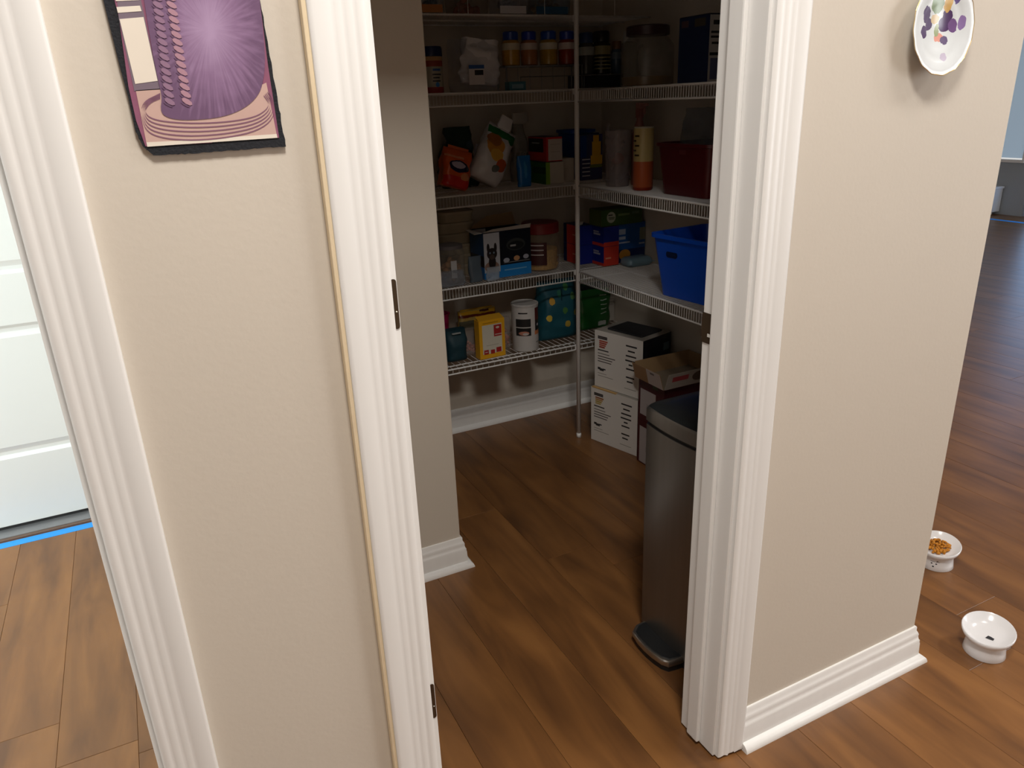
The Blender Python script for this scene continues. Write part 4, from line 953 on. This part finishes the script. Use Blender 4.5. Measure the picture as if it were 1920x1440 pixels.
# ================================================================== PANTRY FLOOR
# white cartons, slightly turned
ang = math.radians(-15.4)     # local -X face looks at the doorway
def white_carton(label, A, z0, hz, dep, top_open, extra):
    # local origin at the far lower corner of the printed face, x into the wall, y towards -A->B
    t = thing('white_carton', label, 'carton', (A[0], A[1], z0), math.radians(15.4), 'white cartons on the pantry floor')
    L_ = .242
    pats = [('-X', 'r', -L_/2, hz/2, L_/2+.001, hz/2+.001, (.72, .69, .65)), ('+Z', 'r', dep/2, -L_/2, dep/2+.001, L_/2+.001, (.36, .33, .29))]
    def bar(y0, y1, z, th, c_=INK): pats.append(('-X', 'r', -(y0+y1)/2*L_, z*hz, (y1-y0)/2*L_, th*hz, c_))
    bar(.07, .27, .885, .026, (.03, .025, .028)); bar(.07, .27, .885, .003, (.25, .22, .2))
    for k, c_ in enumerate(extra): bar(.10, .28-.02*k, .825-.035*k, .014, c_)
    bar(.07, .30, .665, .010); bar(.07, .32, .605, .007, (.12, .11, .1)); bar(.07, .44, .555, .008, (.06, .055, .05)); bar(.07, .38, .510, .008, (.07, .06, .06)); bar(.07, .36, .465, .008, (.07, .06, .06))
    bar(.07, .13, .335, .020); bar(.11, .20, .320, .022); bar(.18, .24, .335, .012)
    bar(.07, .26, .25, .005, (.28, .26, .24)); bar(.07, .40, .205, .005, (.25, .23, .21))
    for zc, a, b in ((.86, .66, .88), (.775, .70, .84), (.69, .66, .87), (.61, .65, .87), (.54, .72, .80), (.465, .67, .84), (.32, .67, .84), (.245, .69, .81)): bar(a, b, zc+.0, .013)
    bar(.64, .88, .12, .006, (.32, .3, .27))
    M_ = printed('white_carton_'+label[:5], col(14, 16, 24), pats, .5)
    mkbox('carton_body', 0, -L_, 0, dep, 0, hz, M_, t, .0012)
    return t, L_
t, L_ = white_carton('lower white printed carton standing on the pantry floor', (1.528, 2.409), 0.0004, .236, .175, False, [col(150, 95, 60), col(185, 140, 75), col(175, 150, 70), col(185, 160, 90)])
mkbox('tape_strip', -.0008, -L_*.55, .2335, .012, -L_*.02, .2366, mat('tan_tape', col(190, 150, 90), .4), t)
t, L_ = white_carton('upper white printed carton stacked on the lower one', (1.544, 2.407), 0.0004+.2372, .236, .172, True, [col(175, 80, 60), col(170, 70, 55), col(180, 85, 65), col(150, 60, 45)])
mkbox('top_cloth', .03, -L_+.03, .2362, .155, -.04, .244, mat('black_liner', (.02, .022, .025), .6), t, .003)
mkbox('side_badge', .125, -L_-.0008, .17, .16, -L_, .20, mat('badge_teal', (.08, .13, .15), .5), t)
quad('side_flap', [(0, -.004, .236), (.10, -.004, .236), (.10, .018, .228), (.01, .018, .226)], WHB, t, .0015)
# maroon cartons with the open tray on top
MX, MY0, MY1 = 1.575, 1.995, 2.150
MAR = col(70, 18, 26)
for k, hz in ((0, .178), (1, .172)):
    t = thing('maroon_carton', ('lower' if k == 0 else 'upper')+' maroon carton with a white label beside white cartons', 'carton', (MX, MY0, .0004+k*.1788), 0, 'maroon cartons')
    d_ = MY1-MY0
    mkbox('carton_body', 0, 0, 0, .235, d_, hz, printed('maroon_carton%d' % k, MAR, [('-X', 'r', d_*.62, hz*.45, d_*.30, hz*(.42 if k == 0 else .30), (.46, .42, .42)), ('-X', 'r', d_*.55, hz*.38, d_*.12, hz*.06, (.36, .33, .33)), ('-X', 'r', d_*.35, hz*.92, d_*.1, hz*.06, col(60, 70, 45))]), t, .001)
    mkbox('lid_flap', .001, .001, hz, .234, d_-.001, hz+.0006, mat('maroon_flap', col(60, 16, 22), .6), t)
zt = .0004+.1788+.1728
t = thing('tray_carton', 'open cardboard tray with white and pink sides', 'tray', (MX-.022, MY0-.022, zt+.0004))
TW, TD, TH = .255, .176, .060
TI = mat('tray_inside', (.25, .20, .14), .7)
mkbox('tray_floor', .004, .004, 0, TW-.004, TD-.004, .002, TI, t)
quad('left_side', [(.003, TD-.004, 0), (.003, .006, 0), (-.012, .010, TH), (-.012, TD, TH)], printed('tray_left', (.34, .20, .10), [('-X', 'r', TD*.27, TH*.5, TD*.25, TH*.6, (.55, .49, .47)), ('-X', 'r', TD*.33, TH*.80, .012, .004, (.15, .13, .13))]), t, .002)
quad('front_side', [(.008, .003, 0), (TW, .003, 0), (TW, -.012, TH), (.012, -.012, TH)], printed('tray_front', (.46, .41, .36), [('-Y', 'r', TW*.27, TH*.62, TW*.14, TH*.16, col(175, 70, 75)), ('-Y', 'e', TW*.60, TH*.55, TW*.12, TH*.32, col(95, 75, 65)), ('-Y', 'r', TW*.85, TH*.66, TW*.12, TH*.2, col(150, 80, 85))]), t, .002)
quad('back_side', [(TW, TD-.003, 0), (.004, TD-.003, 0), (.004, TD+.004, TH), (TW, TD+.004, TH)], BRN, t, .002)
quad('right_side', [(TW-.003, .004, 0), (TW-.003, TD-.004, 0), (TW-.001, TD, TH), (TW-.001, .004, TH)], BRN, t, .002)

# trash can
STEEL = mat('brushed_steel', (.25, .245, .24), .33, .92, var=.10, scale=60, stretch=(1, 1, .03))
BLK = mat('black_plastic_trim', (.012, .013, .014), .38)
def can_section(y0, y1, x0, x1, bulge=.009, r=.034):
    pts = []
    cyc = (y0+y1)/2
    # front edge curved towards -X
    n = 10
    for k in range(n+1):
        y = y1-.012-(y1-y0-.024)*k/n; u = (y-cyc)/((y1-y0)/2)
        pts.append((x0-bulge*(1-u*u), y))
    pts += [(x0+.010, y0+.003), (x0+.022, y0)]
    pts += [(x1-r, y0), (x1-r*.3, y0+r*.3), (x1, y0+r), (x1, y1-r), (x1-r*.3, y1-r*.3), (x1-r, y1)]
    pts += [(x0+.022, y1), (x0+.010, y1-.003)]
    return pts
t = thing('trash_can', 'slim brushed steel pedal trash can beside the door jamb', 'trash can', (1.0, 1.236, 0))
ya_, yb_ = -.103, .103; XD = .335
auto_smooth(link('base', loft(bmesh.new(), [(can_section(ya_+.004, yb_-.004, .006, XD-.006), 0), (can_section(ya_+.002, yb_-.002, .004, XD-.004), .028)]), BLK, t), 40)
auto_smooth(link('body', loft(bmesh.new(), [(can_section(ya_, yb_, .002, XD), .028), (can_section(ya_, yb_, 0, XD), .32), (can_section(ya_, yb_, 0, XD), .600)]), STEEL, t), 40)
auto_smooth(link('gap_ring', loft(bmesh.new(), [(can_section(ya_+.005, yb_-.005, .005, XD-.005), .600), (can_section(ya_+.005, yb_-.005, .005, XD-.005), .610)]), BLK, t), 40)
lid = auto_smooth(link('lid', loft(bmesh.new(), [(can_section(ya_-.001, yb_+.001, -.001, XD+.001), .610), (can_section(ya_-.001, yb_+.001, -.001, XD+.001), .640), (can_section(ya_+.003, yb_-.003, .003, XD-.003), .645)]), STEEL, t), 40)
auto_smooth(link('lid_top', loft(bmesh.new(), [(can_section(ya_+.003, yb_-.003, .003, XD-.003), .6452), (can_section(ya_+.008, yb_-.008, .008, XD-.008), .6490), (can_section(ya_+.04, yb_-.04, .05, XD-.05), .6510)]), mat('lid_top_dark', (.03, .034, .036), .3, .5), lid), 40)
def pedal_pts(g=0.0):
    return [(-.010, .078-g), (-.030+g, .076-g), (-.052+g, .060-g), (-.058+g, .030), (-.060+g, 0), (-.058+g, -.030), (-.052+g, -.062+g), (-.042+g, -.078+g), (-.010, -.082+g), (.006, -.082+g), (.006, .078-g)]
pd = auto_smooth(link('pedal', loft(bmesh.new(), [(pedal_pts(.001), .020), (pedal_pts(0), .024), (pedal_pts(0), .034), (pedal_pts(.002), .037)]), mat('pedal_steel', (.42, .40, .37), .28, .95), t), 40)
link('pedal_pad', loft(bmesh.new(), [(pedal_pts(.006), .0370), (pedal_pts(.008), .0384)]), BLK, pd)
link('pedal_base', loft(bmesh.new(), [(pedal_pts(.006), .0), (pedal_pts(.006), .0195)]), BLK, t)

# ================================================================== ON THE WALLS
# purple picture, a printed cloth with a black felt border
PY = YW-.004
def art(px):   # picture pixel to (x, z) on the cloth
    x, z = on_y(px[0]/3.097, px[1]/3.097, PY); return x, z
t = thing('wall_hanging', 'small purple printed cloth picture with black felt border', 'picture', (0, 0, 0))
def flat(name, pts, m, y_, parent, th=.0004, conv=True):
    bm = bmesh.new(); P2 = [art(p) if conv else p for p in pts]
    a = [bm.verts.new((x, y_, z)) for x, z in P2]; b = [bm.verts.new((x, y_+th, z)) for x, z in P2]; n = len(P2)
    bm.faces.new(a); bm.faces.new(b[::-1])
    for k in range(n): bm.faces.new((a[k], b[k], b[(k+1) % n], a[(k+1) % n]))
    bmesh.ops.recalc_face_normals(bm, faces=bm.faces)
    return link(name, bm, m, parent)
FELT = mat('black_felt', (.012, .013, .017), .95, var=.3, scale=200, bump=.6, bscale=300)
bx = [(.012, 1.478), (.0195, 1.315), (.0225, 1.300), (.031, 1.2905), (.062, 1.2900), (.100, 1.2903), (.135, 1.2912), (.1695, 1.2915), (.1680, 1.330), (.1655, 1.40), (.1615, 1.478)]
bx2 = []; rf = random.Random(2)
for (xa, za), (xb_, zb_) in zip(bx, bx[1:]+bx[:1]):
    for q in range(10):
        bx2.append((xa+(xb_-xa)*q/10+rf.uniform(-.0006, .0006), za+(zb_-za)*q/10+rf.uniform(-.0006, .0006)))
flat('felt_border', bx2, FELT, YW-.0045, t, .0042, False)
AV = mat('mulberry_cloth', col(135, 80, 105), .8, var=.12, scale=120)
flat('cloth_ground', [(630, -130), (690, 100), (745, 500), (790, 700), (845, 850), (1230, 830), (1240, 818), (1380, 815), (1620, 800), (1555, 380), (1490, -130)], AV, YW-.0052, t, .0007)
CR = mat('cream_print', col(222, 212, 198), .8, var=.03); GRY = mat('mauve_grey_print', col(115, 100, 112), .8)
flat('window_frame_print', [(668, -120), (790, -120), (818, 0), (920, 480), (930, 520), (780, 530), (690, 110)], GRY, YW-.0055, t)
flat('window_pane_print', [(694, 112), (833, 100), (915, 470), (785, 488)], CR, YW-.0058, t)
flat('window_pane_print', [(676, 42), (812, 34), (822, 66), (684, 76)], CR, YW-.0058, t)
flat('window_pane_print', [(664, -60), (798, -64), (806, 2), (672, 8)], CR, YW-.0058, t)
RUG = mat('rug_print', col(192, 160, 150), .8, var=.05); RUGD = mat('rug_line_print', col(125, 85, 105), .8)
flat('rug_print', [(788, 525), (930, 515), (1525, 490), (1545, 480), (1605, 780), (1230, 812), (850, 830)], RUG, YW-.0055, t)
flat('rug_edge_print', [(850, 826), (1020, 818), (1605, 778), (1610, 800), (1020, 840), (855, 852)], CR, YW-.0056, t)
def wicker_print(cx, cz):
    m, N, L, b = nodes('purple_wicker_print')
    tc = N.new('ShaderNodeTexCoord'); sx = N.new('ShaderNodeSeparateXYZ'); L.new(tc.outputs['Object'], sx.inputs[0])
    def mth(op, *ins):
        n = N.new('ShaderNodeMath'); n.operation = op
        for i_, v in enumerate(ins):
            if isinstance(v, (int, float)): n.inputs[i_].default_value = v
            else: L.new(v, n.inputs[i_])
        return n.outputs[0]
    u = mth('MULTIPLY_ADD', sx.outputs[0], 1/.052, -cx/.052); v = mth('MULTIPLY_ADD', sx.outputs[2], 1/.092, -cz/.092)
    r_ = mth('SQRT', mth('ADD', mth('MULTIPLY', u, u), mth('MULTIPLY', v, v)))
    cmb = N.new('ShaderNodeCombineXYZ'); L.new(mth('MULTIPLY', mth('ARCTAN2', v, u), 5.5), cmb.inputs[0]); L.new(mth('MULTIPLY', r_, .8), cmb.inputs[1])
    nz = N.new('ShaderNodeTexNoise'); nz.inputs['Scale'].default_value = 2.6; nz.inputs['Detail'].default_value = 3; L.new(cmb.outputs[0], nz.inputs['Vector'])
    st = mth('MULTIPLY', mth('SUBTRACT', nz.outputs['Fac'], .5), mth('MULTIPLY', r_, 1.5))
    n2 = N.new('ShaderNodeTexNoise'); n2.inputs['Scale'].default_value = 55; L.new(tc.outputs['Object'], n2.inputs['Vector'])
    f = mth('ADD', mth('ADD', r_, st), mth('MULTIPLY', mth('SUBTRACT', n2.outputs['Fac'], .5), .35))
    rp = N.new('ShaderNodeValToRGB'); e = rp.color_ramp.elements
    e[0].position = .05; e[0].color = (*col(165, 138, 170), 1); e[1].position = 1.0; e[1].color = (*col(104, 76, 106), 1)
    x = e.new(.55); x.color = (*col(132, 102, 135), 1)
    L.new(f, rp.inputs[0]); L.new(rp.outputs[0], b.inputs['Base Color']); b.inputs['Roughness'].default_value = .8
    return m
PUR = wicker_print(*art((1215, 170)))
def smooth_line(pts, n=2):
    for _ in range(n):
        q = [pts[0]]
        for a, b in zip(pts[:-1], pts[1:]): q += [(a[0]*.75+b[0]*.25, a[1]*.75+b[1]*.25), (a[0]*.25+b[0]*.75, a[1]*.25+b[1]*.75)]
        pts = q+[pts[-1]]
    return pts
for k in range(5):      # braided rug rings
    e = k*34
    pts = [(930, 575-e*.2), (870-e*.35, 600), (838-e*.12, 650+e*.3), (868-e*.1, 690+e*.62), (960, 712+e*.72), (1130, 722+e*.72), (1330, 712+e*.66), (1480+e*.1, 685+e*.58), (1550+e*.28, 640+e*.4), (1560+e*.22, 600), (1530+e*.2, 560-e*.2)]
    pts = smooth_line(pts)
    ins = [(x, y-8) for x, y in pts]
    bm = bmesh.new(); va = [bm.verts.new((art(p)[0], YW-.0058, art(p)[1])) for p in pts]; vb = [bm.verts.new((art(p)[0], YW-.0058, art(p)[1])) for p in ins]
    for i in range(len(pts)-1): bm.faces.new((va[i], va[i+1], vb[i+1], vb[i]))
    link('rug_ring_print', bm, RUGD, t)
flat('basket_print', smooth_line([(815, -130), (1490, -130), (1520, 120), (1540, 340), (1528, 470), (1500, 555), (1420, 630), (1290, 682), (1100, 700), (985, 690), (930, 655), (940, 560), (918, 470), (880, 280), (815, -130)])[:-1], PUR, YW-.0060, t)
def oval(cx, cy, rx, ry, rot=0, n=14):
    return [(cx+rx*math.cos(a)*math.cos(rot)-ry*math.sin(a)*math.sin(rot), cy+rx*math.cos(a)*math.sin(rot)+ry*math.sin(a)*math.cos(rot)) for a in [k/n*2*PI for k in range(n)]]
BR1 = mat('braid_rose_print', col(168, 128, 142), .8); BR2 = mat('braid_dark_print', col(95, 68, 96), .8)
for cxa, cxb, m_ in ((975, 1085, BR1), (900, 985, mat('braid_mauve_print', col(140, 108, 132), .8))):
    for k in range(17):
        f = k/16; x = cxa+(cxb-cxa)*f; y = -100+690*f
        flat('braid_stitch_print', oval(x, y, 36, 15, .55, 8), m_, YW-.0066, t, .0003)
        flat('braid_shadow_print', oval(x-10, y+20, 30, 6, .5, 6), BR2, YW-.0064, t, .0003)
# scalloped plate on the right wall
pr = .0755
t = thing('wall_plate', 'white scalloped plate with painted grapes hung on the wall', 'plate', (1.252, YW-.012, 1.4185))
PU, PU2 = col(72, 45, 92), col(135, 110, 160)
pats = [('all', 'e', -.036, .018, .010, .013, PU), ('all', 'e', -.028, .004, .009, .010, PU), ('all', 'e', -.040, -.008, .008, .010, PU), ('all', 'e', .012, .004, .015, .011, PU), ('all', 'e', .018, .016, .011, .012, PU), ('all', 'e', .032, .002, .010, .010, col(110, 80, 130)),
        ('all', 'e', .050, .006, .007, .012, PU2), ('all', 'e', -.010, .034, .016, .014, col(120, 140, 100)), ('all', 'e', .016, .038, .010, .016, col(205, 165, 95)), ('all', 'e', -.012, .012, .010, .008, col(205, 180, 140)), ('all', 'e', .000, -.016, .011, .007, col(215, 150, 135)),
        ('all', 'e', .014, -.020, .010, .006, col(100, 85, 120)), ('all', 'e', .012, -.047, .008, .006, col(190, 180, 200)), ('all', 'e', -.008, .052, .016, .010, col(90, 130, 100)), ('all', 'e', .034, .045, .008, .010, col(100, 85, 140)), ('all', 'e', -.006, -.006, .006, .010, col(150, 160, 120))]
PM = printed('plate_paint', (.66, .69, .71), pats, .22, .008, 90)
sc = lambda a, r: 1+.010*math.sin(a*16)*max(0, (r/pr-.75)*4)
bm = lathe(bmesh.new(), [(0, .000), (pr*.42, .000), (pr*.46, .0015), (pr*.60, .0025), (pr*.72, .0045), (pr*.76, .0060), (pr*.88, .0072), (pr*.985, .0095), (pr, .0090), (pr*.985, .0075), (pr*.75, .0030), (pr*.5, -.002), (0, -.002)], 64, f=sc)
for v in bm.verts: v.co = Vector((v.co.x, -v.co.z, v.co.y))
bmesh.ops.recalc_face_normals(bm, faces=bm.faces)
pl = auto_smooth(link('plate_dish', bm, PM, t), 60)
bm = bmesh.new()
for k in range(64):
    a = k/64*2*PI; a2 = (k+1)/64*2*PI
    tube(bm, [(pr*sc(a, pr)*math.cos(a), -.0093, pr*sc(a, pr)*math.sin(a)), (pr*sc(a2, pr)*math.cos(a2), -.0093, pr*sc(a2, pr)*math.sin(a2))], .0007, 4, False)
link('gilt_edge', bm, mat('gilt', (.75, .55, .22), .3, .8), pl)
for sx_ in (-1, 1): mkbox('hanger', sx_*.012-.004, .0021, -.03, sx_*.012+.004, .0118, .03, mat('hanger_wire', (.5, .48, .4), .4, .7), t)
t.rotation_euler = (math.radians(-4), 0, 0)

# ================================================================== CAT BOWLS
CER = mat('white_ceramic', (.76, .76, .78), .18, var=.02)
def cat_bowl(label, x, y, rz, marks):
    t = thing('cat_bowl', label, 'bowl', (x, y, 0), rz, 'raised ceramic cat bowls')
    bm = bmesh.new()
    prof = [(0, .0), (.0455, 0), (.0470, .002), (.0450, .016), (.0430, .032), (.0432, .040), (.0480, .048), (.0550, .056), (.0580, .063), (.0585, .068), (.0570, .0695), (.0545, .0675), (.046, .0570), (.030, .0510), (0, .0490)]
    lathe(bm, prof, 40)
    for v in bm.verts:      # the dish tilts to the front
        k = max(0, min(1, (v.co.z-.026)/.028)); v.co.z += k*(v.co.y*.17)
    body = auto_smooth(link('bowl_body', bm, CER if not marks else marks, t), 50)
    return t
xb, yb = on_floor(1840, 1240); uu = Vector((xb, yb)).normalized()*.044
faceaz = math.atan2(-yb, -xb)+PI/2
nb = cat_bowl('empty white raised cat bowl with a dark mark inside', xb+uu.x, yb+uu.y, faceaz, None)
o = quad('paw_print', [(-.009, -.005, 0), (.008, -.007, 0), (.010, .004, 0), (-.004, .007, 0)], mat('dark_print', (.03, .03, .035), .3), nb, .0004); o.location = (.006, -.008, .0492)
xb, yb = on_floor(1750, 1071); uu = Vector((xb, yb)).normalized()*.044
xb2, yb2 = xb+uu.x+.002, yb+uu.y
DK = (.05, .05, .06)
fb = cat_bowl('white raised cat bowl full of kibble with printed cat face', xb2, yb2, faceaz, printed('cat_face_bowl', (.76, .76, .78), [('-Y', 'e', -.006, .024, .0025, .0020, DK), ('-Y', 'e', .006, .024, .0025, .0020, DK), ('-Y', 'e', -.001, .015, .0028, .0022, DK), ('-Y', 'r', -.004, .030, .006, .0010, (.3, .3, .35)), ('-Y', 'r', .009, .030, .005, .0010, (.3, .3, .35)), ('-Y', 'e', .008, .033, .0025, .0014, DK)], .18))
bm = bmesh.new(); lumps(bm, 150, -.004, .004, .054, .034, .032, .016, .0052, 33)
for v in bm.verts: v.co.z += v.co.y*.14
kb = link('kibble', bm, mat('kibble_brown', col(185, 120, 25), .7, var=.25, scale=150), None, True)
kb.location = (xb2, yb2, 0); kb.rotation_euler = (0, 0, faceaz)
tag(kb, 'heap of golden brown kibble in the cat bowl', 'cat food', kind='stuff')
